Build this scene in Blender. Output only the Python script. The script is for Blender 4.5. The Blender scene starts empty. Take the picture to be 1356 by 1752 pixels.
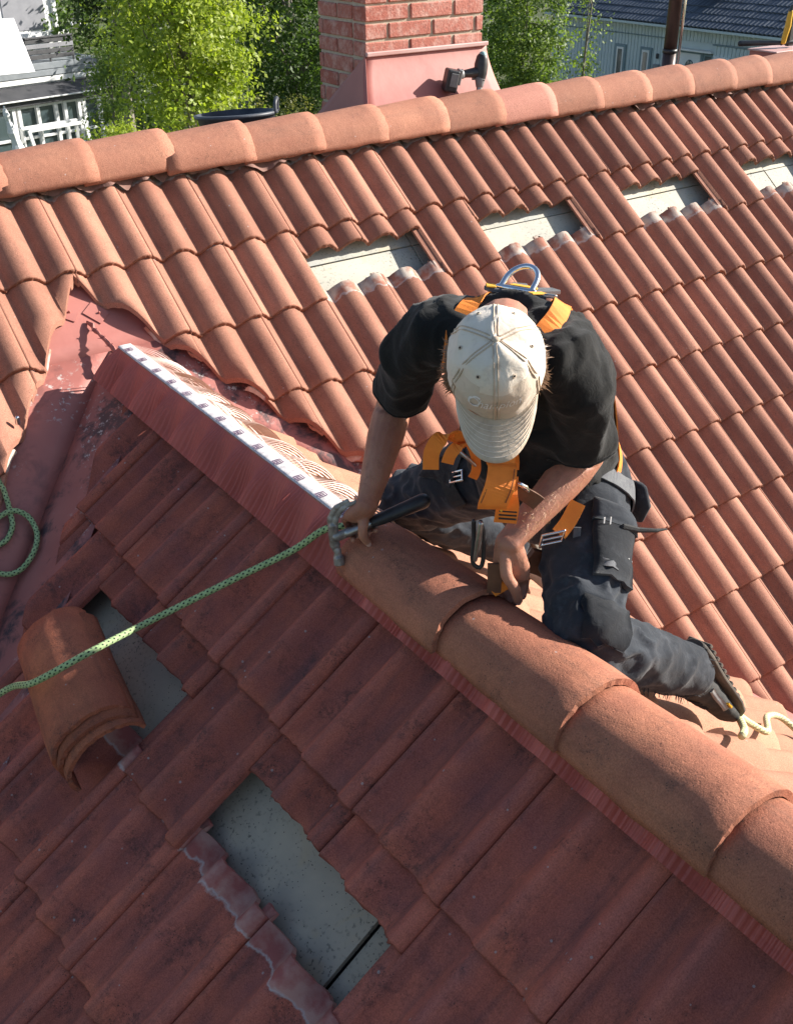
import bpy, bmesh, math, random
import numpy as np
from mathutils import Vector, Matrix, noise
from mathutils.bvhtree import BVHTree
R = math.radians
random.seed(7); rng = np.random.default_rng(7)
scene = bpy.context.scene
COL = scene.collection
# ------------------------------------------------------------------ camera
cam_d = bpy.data.cameras.new('camera'); cam = bpy.data.objects.new('camera', cam_d); COL.objects.link(cam)
YAW, PIT, ROL = 0.61892, 0.53426, -0.00287
fw = Vector((math.sin(YAW)*math.cos(PIT), math.cos(YAW)*math.cos(PIT), -math.sin(PIT)))
rt = Vector((math.cos(YAW), -math.sin(YAW), 0)); up = rt.cross(fw)
rt, up = math.cos(ROL)*rt + math.sin(ROL)*up, -math.sin(ROL)*rt + math.cos(ROL)*up
cam.matrix_world = Matrix(((rt.x, up.x, -fw.x, -1.05035), (rt.y, up.y, -fw.y, -3.86375), (rt.z, up.z, -fw.z, 1.06841), (0, 0, 0, 1)))
cam_d.sensor_fit = 'VERTICAL'; cam_d.sensor_height = 36.0; cam_d.lens = 1805.28/1752*36
cam_d.clip_start = 0.05; cam_d.clip_end = 900
scene.camera = cam
# ------------------------------------------------------------------ sky, sun, exposure
SUN = Vector((0.835, -0.30, 0.462)).normalized()
el = math.asin(SUN.z); az = math.atan2(SUN.x, SUN.y)
w = bpy.data.worlds.new('World'); scene.world = w; w.use_nodes = True
nt = w.node_tree; nt.nodes.clear()
sky = nt.nodes.new('ShaderNodeTexSky'); sky.sky_type = 'NISHITA'; sky.sun_disc = False
sky.sun_elevation = el; sky.sun_rotation = az; sky.air_density = 1.0; sky.dust_density = 1.0; sky.ozone_density = 1.0
bg = nt.nodes.new('ShaderNodeBackground'); bg.inputs['Strength'].default_value = 0.080
wo = nt.nodes.new('ShaderNodeOutputWorld')
nt.links.new(sky.outputs[0], bg.inputs[0]); nt.links.new(bg.outputs[0], wo.inputs[0])
sd = bpy.data.lights.new('sun', 'SUN'); sd.energy = 5.0; sd.angle = R(0.53); sd.color = (1.0, 0.95, 0.87)
so = bpy.data.objects.new('sun', sd); COL.objects.link(so)
so.rotation_euler = SUN.to_track_quat('Z', 'Y').to_euler(); so.location = SUN*30
vs = scene.view_settings; vs.view_transform = 'Standard'; vs.look = 'None'; vs.gamma = 1.0; vs.exposure = 1.1
vs.use_curve_mapping = False
# ------------------------------------------------------------------ helpers
V = Vector
W = {}
def link(name, me, mat=None, parent=None, M=None, smooth=False):
    o = bpy.data.objects.new(name, me); COL.objects.link(o)
    if mat is not None and me is not None and not me.materials: me.materials.append(mat)
    M = M or Matrix.Identity(4)
    o.matrix_basis = M
    if parent is not None:
        o.parent = parent; o.matrix_parent_inverse = W[parent.name].inverted()
    W[o.name] = M
    if smooth and me is not None: me.polygons.foreach_set('use_smooth', [True]*len(me.polygons))
    return o
def tag(o, label=None, cat=None, group=None, kind=None):
    if label: o['label'] = label
    if cat: o['category'] = cat
    if group: o['group'] = group
    if kind: o['kind'] = kind
    return o
def empty(name, loc, label=None, cat=None, group=None, kind=None):
    o = bpy.data.objects.new(name, None); COL.objects.link(o); o.empty_display_size = .1
    M = Matrix.Translation(loc); o.matrix_basis = M; W[o.name] = M
    return tag(o, label, cat, group, kind)
def frame(o, x, y, z):
    x, y, z = V(x), V(y), V(z); o = V(o)
    return Matrix(((x.x, y.x, z.x, o.x), (x.y, y.y, z.y, o.y), (x.z, y.z, z.z, o.z), (0, 0, 0, 1)))
class MB:
    def __init__(s): s.v = []; s.f = []; s.uv = None
    def add(s, vs_, fs):
        b = len(s.v); s.v += [tuple(p) for p in vs_]; s.f += [tuple(b+i for i in f) for f in fs]; return b
    def box(s, c, sz, M=None):
        x, y, z = (k/2 for k in sz); c = V(c)
        ps = [V((sx*x, sy*y, sz_*z)) for sx in (-1, 1) for sy in (-1, 1) for sz_ in (-1, 1)]
        ps = [(M @ p if M else p) + c for p in ps]
        s.add(ps, [(0, 1, 3, 2), (4, 6, 7, 5), (0, 4, 5, 1), (2, 3, 7, 6), (0, 2, 6, 4), (1, 5, 7, 3)])
        return s
    def bar(s, a, b, wd, th, upv=(0, 0, 1)):
        a, b = V(a), V(b); d = b-a; L = d.length; y = d/L; x = y.cross(V(upv)).normalized(); z = x.cross(y)
        M = Matrix((x, y, z)).transposed()
        return s.box((a+b)/2, (wd, L, th), M)
    def loft(s, secs, n=16, caps=True):
        b0 = len(s.v)
        for c, X, Y in secs:
            c, X, Y = V(c), V(X), V(Y)
            for k in range(n):
                a = 2*math.pi*k/n; s.v.append(tuple(c + X*math.cos(a) + Y*math.sin(a)))
        for i in range(len(secs)-1):
            for k in range(n):
                k2 = (k+1) % n
                s.f.append((b0+i*n+k, b0+i*n+k2, b0+(i+1)*n+k2, b0+(i+1)*n+k))
        if caps:
            s.f.append(tuple(b0+k for k in reversed(range(n)))); e = b0+(len(secs)-1)*n
            s.f.append(tuple(e+k for k in range(n)))
        return s
    def limb(s, pts, rads, n=14, flat=None, round_ends=True, ref=None):
        pts = [V(p) for p in pts]; secs = []; prev = None
        T = []
        for i in range(len(pts)):
            a = pts[max(i-1, 0)]; b = pts[min(i+1, len(pts)-1)]; T.append((b-a).normalized())
        rf = V(ref) if ref else (V((0, 0, 1)) if abs(T[0].z) < .9 else V((1, 0, 0)))
        X = (rf - rf.dot(T[0])*T[0]).normalized()
        fr = []
        for i, t in enumerate(T):
            X = (X - X.dot(t)*t).normalized(); fr.append((X.copy(), t.cross(X)))
        def rr(i):
            r = rads[i]; return (r, r) if not isinstance(r, (tuple, list)) else r
        if round_ends:
            for k in (.98, .75, .4):
                r = rr(0); q = math.sqrt(max(1-k*k, .01)); m = min(r)
                secs.append((pts[0]-T[0]*m*k, fr[0][0]*r[0]*q, fr[0][1]*r[1]*q))
        for i, p in enumerate(pts):
            r = rr(i); secs.append((p, fr[i][0]*r[0], fr[i][1]*r[1]))
        if round_ends:
            for k in (.4, .75, .98):
                r = rr(-1); q = math.sqrt(max(1-k*k, .01)); m = min(r)
                secs.append((pts[-1]+T[-1]*m*k, fr[-1][0]*r[0]*q, fr[-1][1]*r[1]*q))
        return s.loft(secs, n)
    def ell(s, c, X, Y, Z, n=16, m=10):
        c, X, Y, Z = V(c), V(X), V(Y), V(Z); secs = []
        for i in range(m+1):
            a = -math.pi/2*.985 + math.pi*.985*i/m; secs.append((c+Z*math.sin(a), X*math.cos(a), Y*math.cos(a)))
        return s.loft(secs, n)
    def mesh(s, name, smooth=False):
        me = bpy.data.meshes.new(name); me.from_pydata(s.v, [], s.f); me.validate(); me.update()
        if smooth: me.polygons.foreach_set('use_smooth', [True]*len(me.polygons))
        return me
    def build(s, name, mat, parent=None, smooth=False, M=None):
        return link(name, s.mesh(name, smooth), mat, parent, M)
def bevel(o, wd=.004, seg=2):
    m = o.modifiers.new('bevel', 'BEVEL'); m.width = wd; m.segments = seg; m.limit_method = 'ANGLE'; m.angle_limit = R(40)
    return o
def tube_uv(name, pts, r, n=10, closed=False):
    pts = [V(p) for p in pts]; mb = MB(); mb.limb(pts, [r]*len(pts), n, round_ends=False)
    me = mb.mesh(name, True); uv = me.uv_layers.new(name='UVMap')
    acc = [0]
    for i in range(1, len(pts)): acc.append(acc[-1]+(pts[i]-pts[i-1]).length)
    for p in me.polygons:
        ks = [me.loops[l].vertex_index for l in p.loop_indices]
        seam = any(k % n == n-1 for k in ks) and any(k % n == 0 for k in ks) and len(ks) == 4
        for l in p.loop_indices:
            k = me.loops[l].vertex_index; a = (k % n)/n
            if seam and k % n == 0: a = 1.0
            uv.data[l].uv = (acc[min(k//n, len(acc)-1)], a)
    return me
def spline(pts, per=8):
    pts = [V(p) for p in pts]; out = []
    for i in range(len(pts)-1):
        p0 = pts[max(i-1, 0)]; p1 = pts[i]; p2 = pts[i+1]; p3 = pts[min(i+2, len(pts)-1)]
        for k in range(per):
            t = k/per
            out.append(.5*((2*p1) + (p2-p0)*t + (2*p0-5*p1+4*p2-p3)*t*t + (3*p1-p0-3*p2+p3)*t**3))
    out.append(pts[-1]); return out
def remeshed(name, mb, vox, smooth=4, fac=.5):
    me = mb.mesh(name); o = bpy.data.objects.new(name, me); COL.objects.link(o)
    m = o.modifiers.new('r', 'REMESH'); m.mode = 'VOXEL'; m.voxel_size = vox; m.use_smooth_shade = True
    if smooth:
        k = o.modifiers.new('s', 'SMOOTH'); k.iterations = smooth; k.factor = fac
    dg = bpy.context.evaluated_depsgraph_get(); dg.update()
    me2 = bpy.data.meshes.new_from_object(o.evaluated_get(dg))
    bpy.data.objects.remove(o); bpy.data.meshes.remove(me)
    me2.name = name; me2.polygons.foreach_set('use_smooth', [True]*len(me2.polygons))
    return me2
def displace(me, fn):
    me.update(); ns = [v.normal.copy() for v in me.vertices]
    for v, n in zip(me.vertices, ns): v.co = v.co + n*fn(v.co, n)
    me.update()
def bvh_of(me): return BVHTree.FromPolygons([v.co.copy() for v in me.vertices], [tuple(p.vertices) for p in me.polygons])
def ribbon(mb, pts, nrm, wd, th):
    """flat strap following pts with surface normals nrm"""
    pts = [V(p) for p in pts]; b = len(mb.v)
    for i, p in enumerate(pts):
        t = (pts[min(i+1, len(pts)-1)]-pts[max(i-1, 0)]).normalized(); n = V(nrm[i]); n = (n-n.dot(t)*t).normalized(); sd_ = t.cross(n)
        for a, c in ((-1, 0), (1, 0), (1, 1), (-1, 1)): mb.v.append(tuple(p+sd_*a*wd/2+n*c*th))
    for i in range(len(pts)-1):
        for k in range(4):
            k2 = (k+1) % 4; mb.f.append((b+i*4+k, b+i*4+k2, b+i*4+4+k2, b+i*4+4+k))
    mb.f.append((b+3, b+2, b+1, b)); e = b+(len(pts)-1)*4; mb.f.append((e, e+1, e+2, e+3))
    return mb
def strap_on(mb, bvh, path, wd, th=.003, off=.004, per=6):
    pts, ns = [], []
    for p in spline(path, per):
        c, n, i, d_ = bvh.find_nearest(p)
        pts.append(c+n*off); ns.append(n)
    for _ in range(2):
        q = list(pts)
        for i in range(1, len(pts)-1): q[i] = (pts[i-1]+pts[i]*2+pts[i+1])/4
        pts = q
        q = list(ns)
        for i in range(1, len(ns)-1): q[i] = (ns[i-1]+ns[i]*2+ns[i+1]).normalized()
        ns = q
    return ribbon(mb, pts, ns, wd, th)
# ------------------------------------------------------------------ materials
class NT:
    def __init__(s, name):
        s.m = bpy.data.materials.new(name); s.m.use_nodes = True; s.t = s.m.node_tree; s.t.nodes.clear()
        s.out = s.n('OutputMaterial'); s.b = s.n('BsdfPrincipled'); s.l(s.b.outputs[0], s.out.inputs[0])
    def n(s, ty, **k):
        x = s.t.nodes.new('ShaderNode'+ty)
        for a, b in k.items(): setattr(x, a, b)
        return x
    def l(s, a, b): s.t.links.new(a, b)
    def coords(s, kind='Object', scale=None):
        c = s.n('TexCoord'); o = c.outputs[kind]
        if scale:
            mp = s.n('Mapping'); mp.inputs['Scale'].default_value = scale; s.l(o, mp.inputs[0]); o = mp.outputs[0]
        return o
    def noise(s, co, scale, detail=4, rough=.55, dist=0):
        x = s.n('TexNoise'); x.inputs['Scale'].default_value = scale; x.inputs['Detail'].default_value = detail
        x.inputs['Roughness'].default_value = rough; x.inputs['Distortion'].default_value = dist
        s.l(co, x.inputs['Vector']); return x.outputs[0]
    def ramp(s, f, a, b, lo=0., hi=1.):
        x = s.n('MapRange'); x.inputs[1].default_value = a; x.inputs[2].default_value = b; x.inputs[3].default_value = lo; x.inputs[4].default_value = hi
        s.l(f, x.inputs[0]); return x.outputs[0]
    def math(s, op, a, b=None):
        x = s.n('Math', operation=op)
        for i, k in enumerate((a, b)):
            if k is None: continue
            if isinstance(k, (int, float)): x.inputs[i].default_value = k
            else: s.l(k, x.inputs[i])
        return x.outputs[0]
    def mix(s, f, a, b, blend='MIX'):
        x = s.n('Mix', data_type='RGBA', blend_type=blend)
        for k, i in ((f, 0), (a, 6), (b, 7)):
            if isinstance(k, (int, float)): x.inputs[i].default_value = k
            elif isinstance(k, tuple): x.inputs[i].default_value = (*k[:3], 1)
            else: s.l(k, x.inputs[i])
        return x.outputs[2]
    def base(s, c):
        if isinstance(c, tuple): s.b.inputs['Base Color'].default_value = (*c[:3], 1)
        else: s.l(c, s.b.inputs['Base Color'])
    def set(s, **k):
        for a, b in k.items(): s.b.inputs[a.replace('_', ' ')].default_value = b
    def bump(s, h, st=.4, dist=.002, prev=None):
        x = s.n('Bump'); x.inputs['Strength'].default_value = st; x.inputs['Distance'].default_value = dist
        s.l(h, x.inputs['Height'])
        if prev is not None: s.l(prev, x.inputs['Normal'])
        s.l(x.outputs[0], s.b.inputs['Normal']); return x.outputs[0]
def simple(name, c1, c2=None, scale=8, rough=.7, bump=0., bscale=60, metal=0., spec=.5, detail=5, coord='Object', bdist=.002, stretch=None):
    t = NT(name); co = t.coords(coord, stretch)
    if c2: t.base(t.mix(t.ramp(t.noise(co, scale, detail), .35, .65), c1, c2))
    else: t.base(c1)
    t.set(Roughness=rough, Metallic=metal); t.b.inputs['Specular IOR Level'].default_value = spec
    if bump: t.bump(t.noise(co, bscale, 4), bump, bdist)
    return t.m
def tile_mat(name, c1, c2, dark, lichen, speck, head=True, headc=(.56, .47, .39), edge=None, pits=.4):
    t = NT(name); co = t.coords('Object'); oi = t.n('ObjectInfo'); rnd = oi.outputs['Random']
    off = t.n('Combine' 'XYZ'); 
    for i in range(3): t.l(t.math('MULTIPLY', rnd, 37.+11*i), off.inputs[i])
    ad = t.n('VectorMath', operation='ADD'); t.l(co, ad.inputs[0]); t.l(off.outputs[0], ad.inputs[1]); cs = ad.outputs[0]
    col = t.mix(t.ramp(t.noise(cs, 7, 6, .62, .4), .32, .68), c1, c2)
    # tile to tile variation
    col = t.mix(1.0, col, t.mix(rnd, (.78, .76, .75), (1.14, 1.12, 1.10)), 'MULTIPLY')
    # streaks of dirt running down the tile
    mp = t.n('Mapping'); mp.inputs['Scale'].default_value = (28, 3.2, 20); t.l(cs, mp.inputs[0])
    col = t.mix(t.ramp(t.noise(mp.outputs[0], 1., 5, .6), .50, .72, 0, .40*lichen+.24), col, dark)
    if lichen:
        a = t.ramp(t.noise(cs, 48, 9, .8), .46, .60); b = t.ramp(t.noise(cs, 9, 5, .6), .46, .66)
        col = t.mix(t.math('MULTIPLY', t.math('MULTIPLY', a, b), lichen*.85), col, (.045, .036, .038))
        c = t.ramp(t.noise(cs, 70, 3), .56, .66, 0, .45*lichen); col = t.mix(t.math('MULTIPLY', c, b), col, (.035, .028, .028))
    # fine sand grain
    g = t.noise(cs, 330, 3, .7); col = t.mix(t.ramp(g, .3, .7), t.mix(1., col, (.66, .63, .62), 'MULTIPLY'), t.mix(1., col, (1.24, 1.25, 1.26), 'MULTIPLY'))
    if speck:
        vo = t.n('TexVoronoi'); vo.inputs['Scale'].default_value = 42; t.l(cs, vo.inputs['Vector'])
        sp = t.n('SeparateColor'); t.l(vo.outputs['Color'], sp.inputs[0])
        k = t.math('MULTIPLY', t.math('LESS_THAN', t.math('ADD', vo.outputs['Distance'], t.math('MULTIPLY', t.noise(cs, 55, 3), .16)), .20), t.math('GREATER_THAN', sp.outputs[0], 1-.10*speck))
        col = t.mix(t.math('MULTIPLY', k, .6), col, (.42, .37, .36))
        vo2 = t.n('TexVoronoi'); vo2.inputs['Scale'].default_value = 130; t.l(cs, vo2.inputs['Vector'])
        k2 = t.math('MULTIPLY', t.math('LESS_THAN', vo2.outputs['Distance'], .17), t.math('GREATER_THAN', t.noise(cs, 9), .56))
        col = t.mix(t.math('MULTIPLY', k2, .8), col, (.05, .035, .03))
    if head:
        sx = t.n('SeparateXYZ'); t.l(co, sx.inputs[0])
        y = t.math('ADD', sx.outputs['Y'], t.math('MULTIPLY', t.math('SUBTRACT', t.noise(cs, 26, 4), .5), .05))
        hf = t.ramp(y, .359, .364)
        pale = t.mix(t.ramp(t.noise(cs, 14, 5), .42, .6), headc, (c2[0]*1.15, c2[1]*1.1, c2[2]*1.1))
        col = t.mix(hf, col, pale)
        band = t.math('MULTIPLY', t.ramp(y, .354, .360), t.ramp(y, .366, .360)); col = t.mix(t.math('MULTIPLY', band, .75), col, (.52, .46, .43))
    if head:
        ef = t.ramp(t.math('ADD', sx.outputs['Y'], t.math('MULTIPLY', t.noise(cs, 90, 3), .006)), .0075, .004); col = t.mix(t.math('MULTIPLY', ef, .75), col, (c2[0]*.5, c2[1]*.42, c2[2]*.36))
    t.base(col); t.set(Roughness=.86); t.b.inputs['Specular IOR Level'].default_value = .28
    b = t.bump(g, .6, .0018); b = t.bump(t.noise(cs, 60, 6, .65), .32, .0028, b)
    vp = t.n('TexVoronoi'); vp.inputs['Scale'].default_value = 95; t.l(cs, vp.inputs['Vector']); t.bump(t.math('MULTIPLY', t.ramp(vp.outputs['Distance'], .05, .30), t.ramp(t.noise(cs, 20, 2), .60, .45)), pits*.22, .003, b)
    return t.m
M = {}
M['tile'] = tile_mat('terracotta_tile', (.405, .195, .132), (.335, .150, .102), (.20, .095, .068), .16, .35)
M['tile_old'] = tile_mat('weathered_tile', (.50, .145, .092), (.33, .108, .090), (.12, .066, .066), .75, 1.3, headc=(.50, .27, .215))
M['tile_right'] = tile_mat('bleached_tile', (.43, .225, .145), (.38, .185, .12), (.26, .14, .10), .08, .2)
M['cap'] = tile_mat('ridge_cap', (.45, .185, .108), (.365, .140, .088), (.14, .08, .055), .50, 1.0, head=False, pits=1.)
M['cap_far'] = tile_mat('ridge_cap_sunny', (.43, .20, .13), (.36, .158, .105), (.25, .13, .09), .25, .6, head=False, pits=.7)
M['cap_loose'] = tile_mat('loose_cap', (.46, .155, .080), (.34, .105, .062), (.12, .06, .045), .6, 1., head=False, pits=1.)
M['cap_pink'] = tile_mat('newer_cap', (.46, .215, .16), (.43, .19, .145), (.3, .15, .1), .02, .1, head=False)
def board_mat(name, k_, tint=(1, .98, .92)):
    t = NT(name); co = t.coords('Object')
    c = t.mix(t.ramp(t.noise(co, 3.2, 5, .6, .5), .4, .62), (.52, .49, .42), (.41, .40, .36))
    c = t.mix(t.ramp(t.noise(co, 2.1, 3), .52, .62, 0, .6), c, (.33, .36, .38))
    c = t.mix(t.ramp(t.noise(co, 5, 2, .5, 1.5), .60, .66, 0, .5), c, (.52, .45, .32))
    k = t.math('MULTIPLY', t.ramp(t.noise(co, 85, 3), .56, .66), t.ramp(t.noise(co, 4.5, 3), .40, .66))
    c = t.mix(t.math('MULTIPLY', k, .85), c, (.03, .03, .03))
    vo = t.n('TexVoronoi'); vo.inputs['Scale'].default_value = 90; t.l(co, vo.inputs['Vector'])
    c = t.mix(t.math('MULTIPLY', t.math('LESS_THAN', vo.outputs['Distance'], .14), .8), c, (.06, .05, .045))
    c = t.mix(1., c, tuple(k_*q_ for q_ in tint), 'MULTIPLY'); t.base(c); t.set(Roughness=.8); t.bump(t.noise(co, 150, 3), .2, .001); return t.m
M['board'] = board_mat('underlay_board', 1.0); M['board_shaded'] = board_mat('shaded_underlay_board', .68, (1.08, .94, .82))  # second is the same board, gable slope shade put into a darker tint
def metal_red(name, dirt):
    t = NT(name); co = t.coords('Object')
    c = t.mix(t.ramp(t.noise(co, 4, 5), .35, .65), (.42, .155, .125), (.35, .12, .10))
    if dirt:
        c = t.mix(t.math('MULTIPLY', t.ramp(t.noise(co, 7, 8, .7, .4), .50, .60), dirt), c, (.045, .038, .042))
        c = t.mix(t.math('MULTIPLY', t.math('MULTIPLY', t.ramp(t.noise(co, 48, 5, .7), .58, .63), t.ramp(t.noise(co, 3.1, 2), .50, .60)), .9), c, (.50, .47, .44))
    t.base(c); t.set(Roughness=.62); t.bump(t.noise(co, 9, 3), .3, .008); return t.m
M['flash'] = metal_red('red_sheet_metal', .0)
M['flash_dirty'] = metal_red('mossy_red_sheet_metal', .9)
M['flash_part'] = metal_red('lichen_spotted_red_metal', .35)
M['flash_pale'] = simple('bleached_sheet_metal', (.55, .36, .33), (.50, .28, .25), 6, .5)
M['roll'] = simple('red_ridge_roll', (.52, .115, .085), (.40, .085, .065), 5, .6, .2, 300)
M['roll_white'] = simple('white_fleece', (.72, .69, .68), (.52, .48, .48), 60, .85, .6, 300)
M['roll_glare'] = simple('sun_glare_mesh', (.62, .48, .43), (.55, .38, .32), 30, .7)  # sun glare on the red apron painted in as a pale colour
M['ink'] = simple('purple_print', (.16, .09, .15))
M['dark'] = simple('dark_gap', (.015, .013, .012))
M['mortar'] = simple('mortar', (.50, .42, .32), (.40, .33, .25), 30, .95, .8, 90)
def brick_mat(name, lite):
    t = NT(name); co = t.coords('Object'); rnd = t.n('ObjectInfo').outputs['Random']
    c = t.mix(rnd, (.36*lite, .105*lite, .072*lite), (.46*lite, .17*lite, .125*lite))
    cs = t.n('VectorMath', operation='ADD'); t.l(co, cs.inputs[0]); cb = t.n('CombineXYZ'); t.l(t.math('MULTIPLY', rnd, 50.), cb.inputs[0]); t.l(cb.outputs[0], cs.inputs[1]); cs = cs.outputs[0]
    c = t.mix(t.ramp(t.noise(cs, 17, 7, .75), .46, .64, 0, .75), c, (.58*lite, .36*lite, .30*lite))
    c = t.mix(t.ramp(t.noise(cs, 70, 4), .55, .7, 0, .5), c, (.16, .05, .04))
    t.base(c); t.set(Roughness=.85); t.bump(t.noise(cs, 110, 5), .7, .004); return t.m
M['brick'] = brick_mat('red_brick', 1.0)
M['wood'] = simple('batten_wood', (.36, .25, .15), (.28, .19, .11), 6, .8, .3, 40, stretch=(1, 8, 8))
M['black_plastic'] = simple('black_plastic', (.018, .018, .02), (.035, .035, .037), 40, .45, .15, 200)
M['grey_plastic'] = simple('grey_plastic', (.22, .22, .22), (.16, .16, .16), 30, .5)
M['teal'] = simple('teal_plastic', (.25, .42, .42), (.2, .35, .35), 30, .5)
M['steel'] = simple('worn_steel', (.42, .41, .40), (.25, .24, .23), 30, .38, .2, 120, metal=.9)
M['hammer_steel'] = simple('scuffed_hammer_steel', (.34, .32, .30), (.16, .13, .115), 55, .5, .5, 120, metal=.55)
M['chrome'] = simple('bright_steel', (.75, .75, .77), None, rough=.18, metal=1.)
M['orange'] = simple('orange_webbing', (.90, .26, .028), (.82, .22, .025), 40, .75, .5, 700)
M['yellow'] = simple('yellow_webbing', (.80, .42, .03), (.72, .36, .03), 40, .7, .3, 500)
M['yellow_pl'] = simple('yellow_plastic', (.70, .40, .02), (.6, .33, .02), 20, .5)
M['web_grey'] = simple('grey_webbing', (.13, .135, .14), (.10, .10, .11), 60, .85, .6, 800)
M['web_black'] = simple('black_webbing', (.02, .02, .021), (.03, .03, .03), 60, .85, .5, 800)
M['leather'] = simple('brown_leather', (.16, .075, .04), (.11, .05, .028), 18, .6, .4, 120)
M['stitch'] = simple('dark_stitch', (.20, .06, .02))
def cloth(name, a, b, fade, weave=900, sc=5):
    t = NT(name); co = t.coords('Object')
    c = t.mix(t.ramp(t.noise(co, sc, 6, .65), .38, .66), a, b); c = t.mix(t.ramp(t.noise(co, sc*3.1, 5, .7), .54, .72, 0, .55), c, fade)
    t.base(c); t.set(Roughness=.95); t.b.inputs['Specular IOR Level'].default_value = .15
    t.b.inputs['Sheen Weight'].default_value = .12; t.b.inputs['Sheen Roughness'].default_value = .5
    b1 = t.bump(t.noise(co, weave, 2), .35, .0008); t.bump(t.noise(co, 38, 4, .6, .6), .45, .006, b1); return t.m
M['shirt'] = cloth('black_cotton', (.012, .012, .012), (.019, .018, .017), (.032, .030, .026))
M['denim'] = cloth('dark_workwear', (.014, .015, .018), (.022, .024, .028), (.045, .048, .055), 700, 6)
M['denim_fade'] = cloth('faded_workwear', (.024, .027, .033), (.040, .045, .054), (.085, .092, .106), 700, 6)
M['cap_cloth'] = cloth('stained_beige_cotton', (.78, .69, .58), (.69, .59, .48), (.44, .36, .29), 1100, 9)
M['brim'] = cloth('dirty_beige_cotton', (.58, .46, .345), (.50, .39, .29), (.32, .24, .18), 1100, 9)
M['cap_front'] = cloth('grimy_beige_cotton', (.66, .55, .44), (.55, .45, .35), (.34, .27, .21), 1100, 7)
M['thread'] = simple('white_thread', (.80, .78, .76))
def skin_mat():
    t = NT('tanned_skin'); co = t.coords('Object')
    c = t.mix(t.ramp(t.noise(co, 9, 5, .6), .35, .65), (.46, .215, .135), (.36, .145, .09))
    c = t.mix(t.ramp(t.noise(co, 45, 5, .7), .52, .68, 0, .5), c, (.25, .095, .065))
    t.base(c); t.set(Roughness=.55); t.b.inputs['Subsurface Weight'].default_value = .12; t.b.inputs['Subsurface Scale'].default_value = .01
    b = t.bump(t.noise(co, 380, 3), .5, .001); t.bump(t.noise(co, 55, 5, .65, 1.2), .5, .003, b); return t.m
M['skin'] = skin_mat()
M['nail'] = simple('finger_nail', (.55, .33, .26), rough=.35)
M['hair'] = simple('brown_hair', (.17, .085, .04), (.10, .05, .025), 60, .5)
M['armhair'] = simple('fair_arm_hair', (.45, .25, .12), rough=.5)
M['shoe'] = simple('black_shoe', (.018, .018, .018), (.05, .048, .045), 30, .8, .5, 160)
M['shoe_grey'] = simple('grey_shoe_panel', (.30, .30, .30), (.22, .215, .21), 30, .8, .4, 300)
M['sole'] = simple('dusty_rubber', (.07, .06, .05), (.14, .115, .09), 25, .9, .5, 80)
def rope_mat(name, a, b):
    t = NT(name); uv = t.n('TexCoord').outputs['UV']; s = t.n('SeparateXYZ'); t.l(uv, s.inputs[0])
    u = t.math('MULTIPLY', s.outputs[0], 55.); v_ = t.math('MULTIPLY', s.outputs[1], 4.)
    p = t.math('FRACT', t.math('ADD', u, v_)); q = t.math('FRACT', t.math('SUBTRACT', u, v_))
    k = t.math('MULTIPLY', t.math('LESS_THAN', p, .42), t.math('LESS_THAN', q, .42))
    co = t.coords('Object')
    c = t.mix(t.ramp(t.noise(co, 60, 3), .4, .6), a, (a[0]*.75, a[1]*.8, a[2]*.75)); c = t.mix(k, c, b); t.base(c); t.set(Roughness=.85)
    h = t.math('ADD', t.math('ABSOLUTE', t.math('SUBTRACT', p, .5)), t.math('ABSOLUTE', t.math('SUBTRACT', q, .5)))
    t.bump(h, .8, .0015); return t.m
M['rope'] = rope_mat('green_rope', (.38, .50, .24), (.012, .02, .015))
M['rope_sunlit'] = rope_mat('sunlit_rope', (.66, .62, .36), (.20, .22, .10))  # same green rope again, sunlight painted into a paler colour
# ------------------------------------------------------------------ roof geometry
P, Q = 0.6558, 0.6292
cp, sp, cq, sq = math.cos(P), math.sin(P), math.cos(Q), math.sin(Q)
XG, ZG = .175, -.291                     # cross-gable ridge axis (at tile crest level)
XA, Y0, ZA = -.2216, -1.0122, -.5809     # front edge of the first tile course on the shaded slope
uM, sM, nM = V((1, 0, 0)), V((0, cp, sp)), V((0, -sp, cp))
uL, sL_, nL = V((0, -1, 0)), V((cq, 0, sq)), V((-sq, 0, cq))
uR, sR_, nR = V((0, 1, 0)), V((-cq, 0, sq)), V((sq, 0, cq))
def onM(x, s, h=0): return V((x, 0, 0)) - sM*s + nM*h
def onL(y, t, h=0): return V((XA, y, ZA)) - sL_*t + nL*h
def onR(y, t, h=0): return V((2*XG-XA, y, ZA)) - sR_*t + nR*h
house = empty('house', (0, 0, -2), 'terracotta tiled house roof with a shaded cross gable and tiles missing', 'house')
HW = .15; HH = .044; TL = .42
def wave(u):          # broad rounded roll, short flat channel
    d = abs((u+HW/2) % HW - HW/2); a = HH*(1-(d/.066)**2)**.85 if d < .066 else 0.
    b = HH*(.5+.5*math.cos(2*math.pi*d/HW)); return .72*a+.28*b - HH
def wave_n(u): return .056*((.5+.5*math.cos(2*math.pi*u/HW))**1.45) - .056
PF = wave
def prof(u): return PF(u-.125)
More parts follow.
